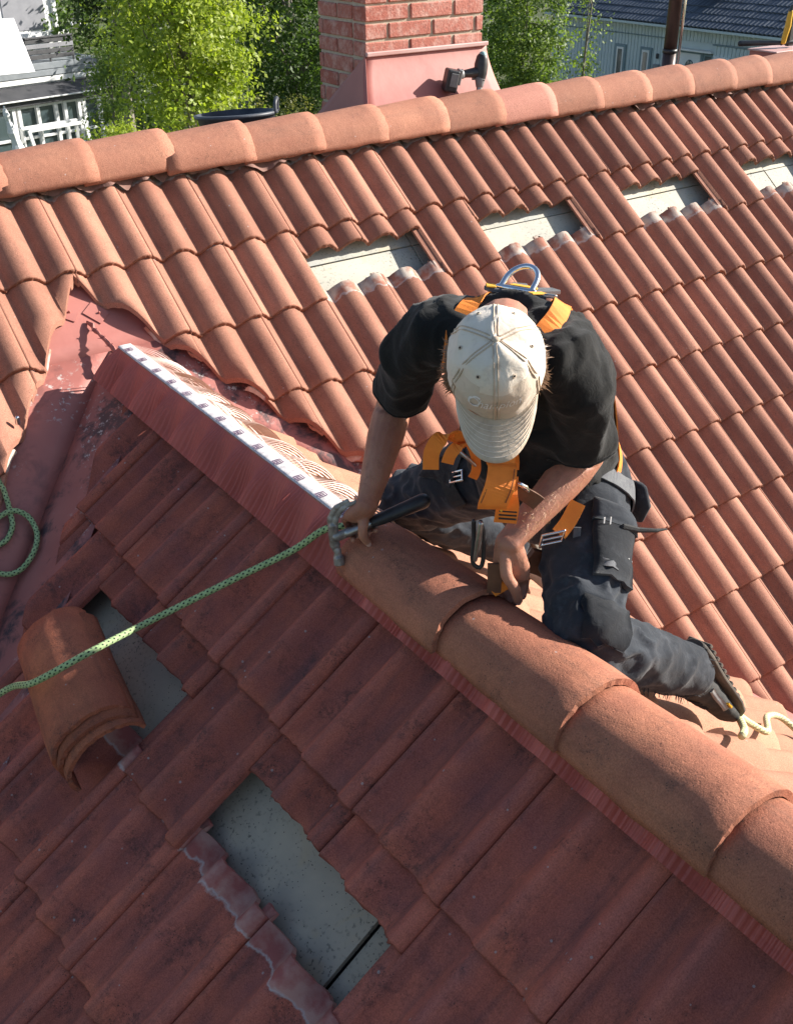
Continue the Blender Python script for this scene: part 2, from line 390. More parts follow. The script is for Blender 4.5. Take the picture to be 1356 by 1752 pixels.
def tile_mesh(seed, notch=False):
    rd = random.Random(seed); mb = MB(); us = [-.034, -.026, -.018, -.002] + [.002+.296*k/32 for k in range(33)]
    ys = [0, .006, .05, .2, .34, TL]
    jt = [rd.gauss(0, .0022) for _ in us]; ju = [rd.gauss(0, .0016) for _ in us]
    top = []
    for j, y in enumerate(ys):
        row = []
        for k, u in enumerate(us):
            z = prof(max(u, 0)) if u >= 0 else prof(0)-.016+(.005 if k in (0, 2) else 0)
            yy = y; drop = 0
            if j == 0: yy += jt[k]; z -= .0045+abs(ju[k])
            if j == 1: z += ju[k]*.4
            if j == len(ys)-1: z -= .003; yy += jt[k]*.5
            row.append((u, yy if u >= 0 else yy+.02, z))
        top.append(row)
    n = len(us); m = len(ys)
    for r in top: mb.v += r
    for r in top:
        for k, (u, y, z) in enumerate(r): mb.v.append((u, y+(0.002 if r is top[0] else 0), z-(.016 if u >= 0 else .010)+rd.gauss(0, .0008)))
    B = n*m
    for j in range(m-1):
        for k in range(n-1):
            a = j*n+k; mb.f.append((a, a+1, a+n+1, a+n)); mb.f.append((B+a, B+a+n, B+a+n+1, B+a+1))
    for k in range(n-1):
        mb.f.append((k+1, k, B+k, B+k+1)); a = (m-1)*n+k; mb.f.append((a, a+1, B+a+1, B+a))
    for j in range(m-1):
        a = j*n; mb.f.append((a, a+n, B+a+n, B+a)); a = j*n+n-1; mb.f.append((a+n, a, B+a, B+a+n))
    me = mb.mesh('roof_tile')
    fl = [False]*len(me.polygons); q = 2*(n-1)*(m-1)
    for i in range(q): fl[i] = True
    me.polygons.foreach_set('use_smooth', fl)
    return me
TILES = {}
for key in ('tile', 'tile_old', 'tile_right'):
    TILES[key] = []; PF = wave_n if key == 'tile_old' else wave
    for k in range(5):
        me = tile_mesh(31*k+hash(key) % 1 + len(key)); me.materials.append(M[key]); TILES[key].append(me)
def tile_frame(o, u, s, n, tilt=.058, jit=1.0, rd=random):
    al = tilt + rd.gauss(0, .0025)*jit; y = s*math.cos(al)-n*math.sin(al); z = n*math.cos(al)+s*math.sin(al)
    g = rd.gauss(0, .004)*jit; x2 = u*math.cos(g)+y*math.sin(g); y2 = y*math.cos(g)-u*math.sin(g)
    return frame(o + n*rd.gauss(0, .0012)*jit + s*rd.gauss(0, .002)*jit, x2, y2, z)
def cut_mesh(me, Mx, planes):
    """planes: world (point, outward normal); None if nothing stays; same mesh if untouched"""
    inv = Mx.inverted(); hit = False
    for co, no in planes:
        d = [(Mx @ v.co - V(co)).dot(V(no)) for v in me.vertices]
        if min(d) >= 0: return None
        if max(d) > 0: hit = True
    if not hit: return me
    bm = bmesh.new(); bm.from_mesh(me)
    for co, no in planes:
        lc = inv @ V(co); ln = (inv.to_3x3() @ V(no)).normalized()
        r = bmesh.ops.bisect_plane(bm, geom=bm.verts[:]+bm.edges[:]+bm.faces[:], plane_co=lc, plane_no=ln, clear_outer=True)
        ed = [e for e in bm.edges if e.is_boundary]
        if ed:
            for f_ in bmesh.ops.holes_fill(bm, edges=ed, sides=0)['faces']: f_.smooth = False
    if len(bm.faces) < 6: bm.free(); return None
    m2 = bpy.data.meshes.new('cut_tile'); bm.to_mesh(m2); bm.free()
    if not m2.materials:
        for mt in me.materials: m2.materials.append(mt)
    return m2
def put_tile(parent, key, Mx, planes=None, name='roof_tile'):
    me = random.choice(TILES[key])
    if planes:
        me = cut_mesh(me, Mx, planes)
        if me is None: return None
    return link(name, me, None, parent, Mx)
GAUGE = .3455
VL = (V((.163, -.145, 0)), V((1, -.93, 0)).normalized())       # cut of the main slope, left of the gable
VR = (V((.163, -.145, 0)), V((-1, -.89, 0)).normalized())      # and right of it
# ---- main slope
def board(name, parent, o, u, s, n, w_, l_, th=.012, mat='board'):
    mb = MB(); mb.add([(0, 0, 0), (w_, 0, 0), (w_, l_, 0), (0, l_, 0), (0, 0, -th), (w_, 0, -th), (w_, l_, -th), (0, l_, -th)],
                      [(0, 1, 2, 3), (7, 6, 5, 4), (0, 4, 5, 1), (1, 5, 6, 2), (2, 6, 7, 3), (3, 7, 4, 0)])
    return mb.build(name, M[mat], parent, M=frame(o, u, s, n))
mb = MB(); mb.add([onM(-2, -.35, -.125), onM(8, -.35, -.125), onM(8, 3.4, -.125), onM(-2, 3.4, -.125)], [(3, 2, 1, 0)])
slopeM = mb.build('sunlit_slope', M['dark'], house)
for i in range(8):
    for j in range(6):
        s0 = .322 + .6*(j-1) + .6; x0 = 4.05 + 1.2*(i-5)
        board('underlay_board', slopeM, onM(x0+.003, s0-.003, -.1-.002*((i+j) % 2)), uM, sM, nM, 1.194, .594)
HOLES_M = {4, 5, 7, 8, 10, 11, 13, 14, 16, 17}
for row in range(1, 10):
    s = .190 + GAUGE*(row-1)
    for i in range(-4, 23):
        x = .15*(2*i-1)+.025
        if row == 2 and i in HOLES_M:
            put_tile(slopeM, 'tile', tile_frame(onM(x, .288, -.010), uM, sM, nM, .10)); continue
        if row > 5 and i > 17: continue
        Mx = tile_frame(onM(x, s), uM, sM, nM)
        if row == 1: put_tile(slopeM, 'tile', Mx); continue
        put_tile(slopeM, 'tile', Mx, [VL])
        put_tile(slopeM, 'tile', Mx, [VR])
# ---- shaded gable slope
CL = (V((.038, -.742, 0)), V((-.80, 1, 0)).normalized())
CR = (V((.312, -.742, 0)), V((.80, 1, 0)).normalized())
mb = MB(); mb.add([onL(-.5, -.45, -.13), onL(-5, -.45, -.13), onL(-5, 2.2, -.13), onL(-1.9, 2.2, -.13), onL(-.5, .2, -.13)], [(4, 3, 2, 1, 0)])
slopeL = mb.build('shaded_gable_slope', M['dark'], house)
for i in range(-1, 4):
    for j in range(3):
        y0 = -2.689 - 1.2*i; t0 = .46 + .9*j
        if i == -1 and j > 0: continue
        board('underlay_board', slopeL, onL(y0-.004, t0, -.1-.010*((i+1) % 2)), uL, sL_, nL, 1.192, .895, mat='board_shaded')
for j in (0,):
    board('underlay_board', slopeL, onL(-.75, .30, -.108), uL, sL_, nL, .735, .70, mat='board_shaded')
HOLES_L = {1, 2, 4, 5}
ROWS_L = [('A', 0.0), ('B', .349), ('C', .700), ('D', 1.048), ('E', 1.395), ('F', 1.74)]
for rn, t in ROWS_L:
    for j in range(-2, 12):
        y = Y0-.3*j
        if rn == 'B' and j in HOLES_L:
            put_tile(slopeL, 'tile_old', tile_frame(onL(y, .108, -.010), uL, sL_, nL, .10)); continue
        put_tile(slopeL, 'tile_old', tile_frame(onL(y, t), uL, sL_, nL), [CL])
# ---- sunlit far gable slope
mb = MB(); mb.add([onR(-.5, -.45, -.13), onR(-5, -.45, -.13), onR(-5, 2.2, -.13), onR(-2.2, 2.2, -.13), onR(-.5, .2, -.13)], [(0, 1, 2, 3, 4)])
slopeR = mb.build('sunny_gable_slope', M['dark'], house)
for rn, t in ROWS_L[:5]:
    for j in range(-1, 15):
        y = -4.85 + .3*j
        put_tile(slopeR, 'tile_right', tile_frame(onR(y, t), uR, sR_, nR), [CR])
# ---- the back slope of the main roof and the walls (unseen side kept simple but real)
mb = MB(); YR = .235
mb.add([(-2, YR, .12), (8, YR, .12), (8, 3.2, .12-(3.2-YR)*sp/cp), (-2, 3.2, .12-(3.2-YR)*sp/cp)], [(0, 1, 2, 3)])
mb.build('back_slope', M['tile'], house)
mb = MB(); mb.box((3, .2, -3.9), (9.6, 4.6, 3.4)); mb.box((.175, -3.0, -4.1), (3.0, 3.6, 3.2)); mb.build('wall', simple('render_wall', (.55, .5, .42), (.5, .45, .38), 3, .9), house)
# ------------------------------------------------------------------ valley flashing
def sheet(name, fn, nu, nv, mat, parent, amp=.0012):
    mb = MB()
    for i in range(nu+1):
        for j in range(nv+1):
            p = V(fn(i/nu, j/nv)); p.z += amp*noise.noise(p*9); mb.v.append(tuple(p))
    for i in range(nu):
        for j in range(nv):
            a = i*(nv+1)+j; mb.f.append((a, a+1, a+nv+2, a+nv+1))
    o = mb.build(name, mat, parent, smooth=True)
    so_ = o.modifiers.new('thick', 'SOLIDIFY'); so_.thickness = .0015; so_.offset = 0
    return o
TP, TQ = sp/cp, sq/cq
def zM(x, y, h): return y*TP + h/cp
def zL(x, y, h): return ZG + (x-XG)*TQ + h/cq
def zR(x, y, h): return ZG - (x-XG)*TQ + h/cq
hM, hG = -.068, -.060
yap = (ZG + hG/cq - hM/cp)/TP
def val(y): return (yap-y)*TP/TQ
sheet('valley_flashing', lambda a, b: (lambda y: (lambda x: (x, y, zM(x, y, hM)))((XG-val(y)) - .42*b))(yap - 1.5*a), 14, 6, M['flash_part'], slopeM)
sheet('valley_flashing', lambda a, b: (lambda y: (lambda x: (x, y, zM(x, y, hM)))((XG+val(y)) + .40*b))(yap - 2.6*a), 20, 6, M['flash_dirty'], slopeM)
sheet('apex_flashing', lambda a, b: (lambda x, y: (x, y, zM(x, y, hM-.0005)))(-.25+.82*b, yap+.34*a), 6, 10, M['flash'], slopeM)
sheet('valley_flashing', lambda a, b: (lambda x: (lambda y: (x, y, zL(x, y, hG)))(yap - (XG-x)*TQ/TP - .34*b - .02*(1-b)*0))(XG - 1.45*a), 14, 6, M['flash_dirty'], slopeL)
sheet('valley_flashing', lambda a, b: (lambda x: (lambda y: (x, y, zR(x, y, hG)))(yap - (x-XG)*TQ/TP - .34*b))(XG + 2.2*a), 20, 6, M['flash'], slopeR)
MB().box((XG, -2.42, -.332), (.052, 3.76, .084)).build('ridge_batten', M['wood'], slopeL)
# the folded apex: seam with its clips and two corner plates
mb = MB(); a, b = V((.150, -.262, zM(.15, -.262, hM)+.008)), V((.176, -.470, zL(.17, -.46, hG)+.012)); pts = []; rds = []
for k in range(15):
    p = a.lerp(b, k/14) + V((random.gauss(0, .003), 0, random.gauss(0, .002)+.007*math.sin(math.pi*k/14))); pts.append(p); rds.append((.013*random.uniform(.5, 1.1), .006*random.uniform(.6, 1.3)))
mb.limb(pts, rds, 8, ref=(0, 0, 1)); mb.build('folded_seam', M['flash'], slopeM)
for k in (4, 7, 10, 13):
    mb = MB(); p = pts[k]; mb.bar(p, p + V((-.02, .006, .004)), .005, .002); mb.bar(p, p + V((.006, -.003, .012)), .005, .002); mb.build('seam_clip', M['flash'], slopeM)
def plate(cx, cy, ang, w_, l_):
    c = V((cx, cy, zM(cx, cy, hM+.004))); x = (uM*math.cos(ang)+sM*math.sin(ang)); y = nM.cross(x)
    mb = MB(); mb.box((0, 0, 0), (w_, l_, .002)); o = mb.build('corner_plate', M['flash'], slopeM, M=frame(c, x, y, nM))
    mb = MB(); mb.limb([(0, 0, 0), (0, 0, .006)], [.006, .004], 8); mb.build('rivet', M['flash_dirty'], slopeM, M=frame(c + x*w_*.1 - y*l_*.12, x, y, nM))
plate(.105, -.205, R(-38), .075, .085); plate(.195, -.235, R(38), .06, .075)
mb = MB()
mb.limb([(-.235, -.56, zM(-.235, -.56, -.02)), (-.235, -.56, zM(-.235, -.56, -.006))], [.009, .008], 12)
mb.build('fixing_washer', M['chrome'], slopeM)
# ------------------------------------------------------------------ ridge roll under the gable caps
def waveL(y): return wave_n((Y0-y)-.125)
def waveR(y): return wave((y+4.85)-.125)
def apron(side, mat, rib, gap):
    mb = MB(); ya, yb = -.535, -4.3; n = int((ya-yb)/(rib/4)); rows = 9
    for i in range(n+1):
        y = ya - (ya-yb)*i/n
        wv = (waveL(y) if side < 0 else waveR(y))
        for j in range(rows):
            f = j/(rows-1)
            zt = -.289; hw = wv*.9 + .007 - .004*noise.noise(V((y*14, side, 0)))
            xe = .050 if side < 0 else -.01
            xb = xe - sq*hw; zb = ZG - (XG-xe)*TQ + cq*hw
            g = f**.9; sag = math.sin(math.pi*f)*((.010 if side < 0 else .024) - .45*abs(wv)*f)
            xx = .151 + (xb-.151)*g - sq*sag; z = zt + (zb-zt)*g + cq*sag
            ph = 2*math.pi*(y + .006*noise.noise(V((y*11, side*3, 0))))/rib; bump = .0038*math.sin(ph)*min(1, f*3)*max(.15, .55+1.1*noise.noise(V((y*9, 8, side)))) + .0025*noise.noise(V((y*23, f*2, 3)))*f
            px = xx - bump*.6; pz = z + bump*.8
            if side > 0: px = 2*XG - px
            mb.v.append((px, y, pz))
    for i in range(n):
        if gap and (i % 4) in gap: continue
        for j in range(rows-1):
            if gap and i % 4 == 2 and random.random() < .0: continue
            a = i*rows+j; mb.f.append((a, a+1, a+rows+1, a+rows) if side < 0 else (a, a+rows, a+rows+1, a+1))
    return mb.build('ridge_roll_apron', mat, slopeL if side < 0 else slopeR, smooth=False)
apron(-1, M['roll'], .0115, ())
apron(1, M['roll_glare'], .012, (1, 2))
mb = MB(); n = 300
for i in range(n+1):
    y = -.53 - 3.77*i/n; k = .0015*noise.noise(V((y*12, 0, 0)))
    for x, z in ((.150, -.294), (.152, -.2865), (.160, -.2855), (.175, -.2845), (.190, -.2855), (.198, -.2865), (.200, -.294)):
        mb.v.append((x + .0012*noise.noise(V((y*14, x*9, 5))), y, z+k+.001*noise.noise(V((y*30, x*40, 2)))))
for i in range(n):
    for j in range(6):
        a = i*7+j; mb.f.append((a, a+7, a+8, a+1))
mb.build('ridge_roll_strip', M['roll_white'], slopeL, smooth=True)
for k in range(13):
    y = -.585-.112*k; mb = MB(); s_ = .013
    def qd(x0, y0_, x1, y1): mb.add([(x0, y0_, 0), (x1, y0_, 0), (x1, y1, 0), (x0, y1, 0)], [(0, 1, 2, 3)])
    e = .0032
    qd(-s_, -s_, s_, -s_+e); qd(-s_, s_-e, s_, s_); qd(-s_, -s_+e, -s_+e, s_-e); qd(s_-e, -s_+e, s_, s_-e)
    qd(-.007, -.006, .007, -.002); qd(-.007, .002, .007, .006); qd(-.007, -.002, -.003, .002)
    mb.build('print_mark', M['ink'], slopeL, M=frame((.169, y, -.2825), (1, 0, 0), (0, 1, 0), (0, 0, 1)))
# ------------------------------------------------------------------ ridge caps
def cap_mesh(seed, a0, a1, b0, b1, L=.40, th=.017, jag=.0011):
    rd = random.Random(seed); mb = MB(); nt_, ny = 26, 7; J = [rd.gauss(0, jag) for _ in range(nt_+1)]; K = [rd.gauss(0, jag) for _ in range(nt_+1)]
    for lay in (0, 1):
        for j in range(ny+1):
            y = L*j/ny; f = j/ny; a = a0+(a1-a0)*f-lay*th; b = b0+(b1-b0)*f-lay*th
            if j == 0 and lay == 0: a -= .003; b -= .003
            for k in range(nt_+1):
                th_ = -math.pi/2 + math.pi*k/nt_; x = a*math.sin(th_); z = b*(abs(math.cos(th_))**.85)
                yy = y + (J[k] if j == 0 else (K[k] if j == ny else 0))
                if k in (0, nt_): z += rd.gauss(0, .002); 
                mb.v.append((x, yy, z + (.0 if k not in (0, nt_) else 0)))
    n = nt_+1; B = n*(ny+1)
    for j in range(ny):
        for k in range(nt_):
            a = j*n+k; mb.f.append((a, a+1, a+n+1, a+n)); mb.f.append((B+a, B+a+n, B+a+n+1, B+a+1))
        a = j*n; mb.f.append((a, a+n, B+a+n, B+a)); a = j*n+nt_; mb.f.append((a+n, a, B+a, B+a+n))
    for k in range(nt_): mb.f.append((k+1, k, B+k, B+k+1)); a = ny*n+k; mb.f.append((a, a+1, B+a+1, B+a))
    me = mb.mesh('ridge_tile'); q = 0
    fl = [p.area > 1e-4 and abs(p.normal.y) < .7 for p in me.polygons]; me.polygons.foreach_set('use_smooth', fl)
    return me
# gable ridge; the nearest-to-the-end one is still being set by the worker
fr_y = [-2.44, -2.82, -3.185, -3.555, -3.93, -4.3]
for k, y in enumerate(fr_y):
    me = cap_mesh(50+k, .120, .107, .112, .094); me.materials.append(M['cap'])
    tl = .022; yv = V((random.gauss(0, .006), 1, -tl)).normalized(); zv = V((0, tl, 1)).normalized(); xv = yv.cross(zv).normalized(); zv = xv.cross(yv)
    Mx = frame((XG+random.gauss(0, .002), y, -.352+.003*k), xv, yv, zv)
    if k == 0:
        c1 = link('ridge_tile', me, None, None, Mx); tag(c1, 'terracotta ridge tile under the worker\'s hands, last one laid on the gable ridge', 'ridge tile')
    else: link('ridge_tile', me, None, slopeL, Mx)
# main ridge
mb = MB(); mb.box((3, YR, .10), (10, .05, .05)); mainridge = mb.build('main_ridge_batten', M['wood'], house)
CAPSM = []
for k in range(5):
    me = cap_mesh(80+k, .132, .122, .140, .128, .385, .014, .0018); CAPSM.append(me)
for k in range(-5, 22):
    x = .075+.3345*k + random.gauss(0, .006); yv = V((-1, random.gauss(0, .012), -.03)).normalized(); xv = yv.cross(V((0, 0, 1))).normalized(); zv = xv.cross(yv)
    me = CAPSM[k % 5].copy(); me.materials.append(M['cap_pink'] if k == 8 else M['cap_far'])
    dz = .012*noise.noise(V((x*.9, 0, 3)))
    link('ridge_tile', me, None, mainridge, frame((x, YR + (.018 if k < 3 else 0)*1.0, .106+dz), xv, yv, zv))
# crumpled roll peeping out under the main ridge
mb = MB(); n = 1100
for i in range(n+1):
    x = -1.4 + 8.4*i/n; ph = math.cos(2*math.pi*(x)/HW); wv = HH*(.5+.5*ph) - HH
    for j in range(5):
        f = j/4; s_ = -.30 + (.135 + .075*max(0, noise.noise(V((x*3.1, 1, 1)))) + .02*noise.noise(V((x*26, 2, 1))))*f
        h = .012 + (wv*.8 + .004*noise.noise(V((x*40, f*3, 2))) + .010*max(0, noise.noise(V((x*5, 4, 4)))))*f - .01*f
        mb.v.append(tuple(onM(x, s_, h)))
for i in range(n):
    for j in range(4):
        a = i*5+j; mb.f.append((a, a+1, a+6, a+5))
mb.build('ridge_underlay', simple('brown_underlay', (.16, .07, .05), (.24, .13, .10), 14, .8), mainridge)
# ------------------------------------------------------------------ loose stack of three ridge tiles on the shaded slope
ax = V((-.20, -1, 0)); ax = (ax - ax.dot(nL)*nL).normalized()
for k, (lab, dh, dy, tw) in enumerate((('bottom ridge tile of the loose stack of three on the shaded slope', .0, .012, -.035), ('middle ridge tile of the loose stack of three on the shaded slope', .018, .004, .03), ('top ridge tile of the loose stack of three, lying under the green rope', .036, -.004, 0.0))):
    me = cap_mesh(200+k, .122, .112, .096, .088, .42, .014, .002); me.materials.append(M['cap_loose'])
    yv = (-ax + tw*nL.cross(ax)).normalized(); xv = yv.cross(nL).normalized()
    o_ = V((-.500, -1.832, 0)); o_.z = ZA + (o_.x-XA)*TQ
    o = link('ridge_tile', me, None, None, frame(o_ - yv*dy*3 + nL*(dh-.010), xv, yv, nL))
    tag(o, lab, 'ridge tile')
# ------------------------------------------------------------------ chimney
chim = empty('brick_chimney', (2.235, .7, -.2), 'red brick chimney with a red metal flashing behind the main ridge', 'chimney')
X0, X1, YF, YB = 1.89, 2.585, .50, .905
mb = MB(); mb.box(((X0+X1)/2, (YF+YB)/2, .25), (X1-X0-.016, YB-YF-.016, 1.5)); mb.build('mortar_core', M['mortar'], chim)
def brick_mesh(L_, D_, H_, sd_):
    rd = random.Random(sd_); mb = MB(); mb.box((0, 0, 0), (L_, D_, H_)); mb.v = [tuple(c+rd.gauss(0, .0016) for c in v) for v in mb.v]
    return mb.mesh('brick')
BR = {}
def brick(c, sx, sy, sz):
    key = (round(sx, 2), round(sy, 2), random.randrange(3))
    if key not in BR: BR[key] = brick_mesh(sx, sy, sz, hash(key)); BR[key].materials.append(M['brick'])
    o = link('brick', BR[key], None, chim, frame(c, (1, 0, 0), (0, 1, 0), (0, 0, 1)))
    m = o.modifiers.new('b', 'BEVEL'); m.width = .004; m.segments = 1
CH = .0755
for r in range(14):
    z = -.03 + CH*r; hh = .063
    offs = (r % 2)*.125
    def course(a0, a1, off):
        out = []; a = a0-off
        while a < a1-.03:
            b = min(a+.247, a1); aa = max(a, a0)
            if b-aa > .03: out.append((aa, b))
            a += .259
        return out
    for a, b in course(X0, X1, offs): brick(((a+b)/2, YF+.05, z), b-a, .10, hh); 
    for a, b in course(X0+.112, X1-.112, offs): brick(((a+b)/2, YB-.05, z), b-a, .10, hh)
    for a, b in course(YF+.112, YB, .125-offs):
        brick((X0+.05, (a+b)/2, z), .10, b-a, hh); brick((X1-.05, (a+b)/2, z), .10, b-a, hh)
tl_, tr_ = V((1.882, .488, .405)), V((2.600, .488, .405)); bl_, br_ = V((1.755, .28, .12)), V((2.605, .30, .13))
def curved(a, b): 
    c = a.lerp(b, 0); return c
def ff(a, b):
    f = b; t_ = tl_.lerp(tr_, a); u_ = bl_.lerp(br_, a); g = f**1.15; p = t_.lerp(u_, f); p.y = t_.y + (u_.y-t_.y)*g**1.3; return p
sheet('front_flashing', ff, 14, 12, M['flash'], chim, .004)
sheet('side_flashing', lambda a, b: tl_.lerp(bl_, b).lerp(tl_.lerp(V((1.80, .93, .02)), b), a), 8, 8, M['flash'], chim, .004)
bevel(MB().box((2.241, .479, .408), (.722, .016, .020)).build('flashing_lip', M['flash_pale'], chim), .004)
# ------------------------------------------------------------------ vent pipe and the far metal chimney
pipe = empty('vent_pipe', (4.25, .75, -.3), 'thin brown vent pipe rising behind the main ridge', 'pipe')
pm = simple('brown_pipe', (.055, .035, .03), (.08, .05, .042), 12, .35, metal=.3)
MB().limb([(4.25, .75, -.35), (4.25, .75, .215)], [.041, .041], 20, round_ends=False).build('lower_pipe', pm, pipe, True)
MB().limb([(4.25, .75, .215), (4.25, .75, .235)], [.044, .044], 20, round_ends=False).build('joint_band', M['black_plastic'], pipe, True)
MB().limb([(4.25, .75, .235), (4.25, .75, 1.2)], [.039, .039], 20, round_ends=False).build('upper_pipe', pm, pipe, True)
MB().limb([(4.292, .715, -.3), (4.292, .715, 1.2)], [.009, .009], 8, round_ends=False).build('sun_edge', M['chrome'], pipe, True)  # chrome rod added to draw the sun's bright edge on the pipe
bevel(MB().box((4.25, .70, -.20), (.26, .3, .03), Matrix.Rotation(-P, 3, 'X')).build('collar', M['flash_pale'], pipe))
mbx = empty('metal_chimney', (5.4, .78, -.3), 'low red sheet metal chimney box at the far end of the main ridge', 'chimney')
bevel(MB().box((5.45, .62, -.10), (.98, .20, .56)).build('box', M['flash'], mbx), .006)
bevel(MB().box((5.45, .62, .185), (1.00, .22, .010)).build('lid', M['flash_pale'], mbx), .003)
pb = empty('pry_bar', (4.95, .70, .21), 'black bar lying on the red metal chimney box', 'bar')
MB().limb([(4.86, .72, .225), (5.0, .68, .222), (5.12, .62, .22), (5.2, .58, .222)], [.017, .016, .013, .013], 10).build('bar', M['black_plastic'], pb, True)
MB().limb([(5.13, .615, .22), (5.17, .60, .245)], [.016, .006], 8).build('claw', M['black_plastic'], pb, True)
yt = empty('hand_tool', (5.13, .60, .21), 'yellow handled tool standing up at the far end of the ridge', 'tool')
MB().limb([(5.125, .60, .225), (5.13, .60, .26), (5.145, .60, .32), (5.145, .60, .37), (5.15, .60, .40)], [(.014, .016), (.014, .018), (.017, .02), (.014, .018), (.012, .016)], 12).build('handle', M['yellow_pl'], yt, True)
MB().limb([(5.15, .60, .40), (5.155, .60, .43)], [.013, .010], 10).build('end_cap', M['black_plastic'], yt, True)
bevel(MB().box((5.19, .60, .31), (.06, .03, .22)).build('grip_back', M['black_plastic'], yt), .006)
# ------------------------------------------------------------------ cordless driver and tub by the chimney
dr = empty('cordless_driver', (2.36, .34, .25), 'grey and black cordless driver propped by the chimney flashing', 'power tool')
def rbox(name, c, sz, rot, mat, par, bw=.008): return bevel(MB().box((0, 0, 0), sz).build(name, mat, par, M=Matrix.Translation(c) @ rot.to_4x4()), bw, 3)
r1 = Matrix.Rotation(R(-25), 3, 'Z') @ Matrix.Rotation(R(12), 3, 'Y')
rbox('battery', (2.283, .36, .278), (.062, .085, .10), r1, M['black_plastic'], dr, .010)
rbox('battery_label', (2.270, .317, .283), (.036, .006, .06), r1, M['grey_plastic'], dr, .002)
rbox('battery_latch', (2.318, .345, .292), (.02, .06, .07), r1, M['grey_plastic'], dr, .006)
MB().limb([(2.315, .36, .298), (2.36, .348, .302), (2.41, .335, .305)], [(.022, .026), (.018, .022), (.024, .028)], 14).build('handle', M['black_plastic'], dr, True)
MB().limb([(2.325, .358, .300), (2.347, .351, .302)], [(.0235, .0275), (.0225, .0265)], 14, round_ends=False).build('grip_ring', M['grey_plastic'], dr, True)
MB().limb([(2.445, .33, .365), (2.442, .33, .34), (2.435, .325, .30), (2.43, .32, .275)], [(.026, .030), (.031, .035), (.030, .034), (.024, .027)], 18).build('motor_housing', M['black_plastic'], dr, True)
MB().limb([(2.446, .328, .372), (2.446, .327, .382)], [(.020, .024), (.016, .020)], 14).build('rear_cap', M['teal'], dr, True)
MB().limb([(2.429, .319, .275), (2.425, .316, .25)], [.026, .020], 14).build('nose_cone', M['grey_plastic'], dr, True)
MB().limb([(2.425, .316, .25), (2.418, .31, .21)], [.016, .014], 12).build('chuck', M['steel'], dr, True)
MB().box((2.405, .337, .283), (.018, .010, .022)).build('trigger', M['grey_plastic'], dr)
tub = empty('mortar_tub', (1.30, .52, -.05), 'black rubber mortar tub standing behind the main ridge', 'tub')
def ring_tub():
    mb = MB(); n = 40; prof_ = [(.0, .0), (.125, .0), (.175, .265), (.190, .268), (.190, .280), (.172, .282), (.115, .02), (0, .02)]
    for r_, z in prof_:
        for k in range(n): a = 2*math.pi*k/n; mb.v.append((r_*math.cos(a), r_*math.sin(a), z))
    for i in range(len(prof_)-1):
        for k in range(n): k2 = (k+1) % n; mb.f.append((i*n+k, i*n+k2, (i+1)*n+k2, (i+1)*n+k))
    return mb
tm = Matrix.Translation((1.27, .60, -.080)) @ Matrix.Rotation(R(-6), 4, 'X')
tubm = simple('scuffed_black_rubber', (.03, .032, .04), (.07, .075, .09), 14, .5, .2, 60)
ring_tub().build('bowl', tubm, tub, True, M=tm)
for a in (R(-35),):
    mb = MB(); pts = [(.19*math.cos(a+d), .19*math.sin(a+d), .282+h) for d, h in ((-.28, -.005), (-.24, .03), (-.1, .045), (.1, .045), (.24, .03), (.28, -.005))]
    mb.limb(spline(pts, 4), [.009]*21, 8); mb.build('grip', tubm, tub, True, M=tm)
# ------------------------------------------------------------------ the worker
J = {k: V(v_) for k, v_ in dict(hL=(.573, -2.356, -.150), hR=(.504, -2.179, -.151), N=(.308, -2.328, .315), sL=(.369, -2.481, .259), sR=(.247, -2.139, .251),
     eL=(.474, -2.433, -.005), eR=(.280, -1.987, .004), wL=(.247, -2.452, -.134), wR=(.125, -2.094, -.171), KL=(.295, -2.649, -.293), KR=(.428, -1.828, -.389),
     aL=(.646, -2.683, -.523), aR=(.770, -1.934, -.611), hd=(.164, -2.480, .302), tL=(.755, -2.710, -.676), tR=(.881, -1.955, -.764)).items()}
Mh = (J['hL']+J['hR'])/2; spn = (J['N']-Mh).normalized()
lat = (J['sL']-J['sR']); lat = (lat-lat.dot(spn)*spn).normalized(); frt = lat.cross(spn).normalized()
hup = V((-.473, -.508, .656)).normalized(); hfr = V((-.486, -.625, -.677)); hfr = (hfr-hfr.dot(hup)*hup).normalized(); hlf = hup.cross(hfr)
hd = J['hd'] + hup*-.012
def H(x, y, z): return hd + hlf*x + hfr*y + hup*z      # head space: left, front, up
person = empty('person', (.5, -2.3, -.75), 'kneeling worker in black T-shirt, dark work trousers, beige cap and orange harness', 'person')
# --- skin: head, neck, trunk core, arms and hands as one surface
mb = MB()
mb.ell(H(0, -.012, .012), hlf*.074, hfr*.086, hup*.094, 20, 14)          # skull
mb.ell(H(0, .030, -.060), hlf*.058, hfr*.066, hup*.072, 16, 10)          # face
mb.limb([H(0, .055, -.105), H(0, .078, -.118)], [.034, .022], 12)        # jaw, chin
mb.limb([H(0, .080, -.028), H(0, .102, -.058), H(0, .092, -.066)], [.009, .014, .010], 10)   # nose
mb.limb([H(-.020, .090, -.084), H(0, .095, -.083), H(.020, .090, -.084)], [.006, .009, .006], 8)   # lips
mb.limb([H(-.040, .070, -.014), H(0, .082, -.012), H(.040, .070, -.014)], [.009, .009, .009], 8)      # brow
for s in (-1, 1): mb.limb([H(s*.076, -.008, .012), H(s*.083, -.016, -.010), H(s*.079, -.010, -.035)], [(.012, .006), (.018, .006), (.010, .006)], 10, ref=tuple(hfr))   # ears
nb = J['N'] - spn*.02
mb.limb([nb - spn*.05, nb + frt*.005, J['N'].lerp(hd, .45), H(0, -.03, -.03)], [.075, .062, .057, .056], 16)
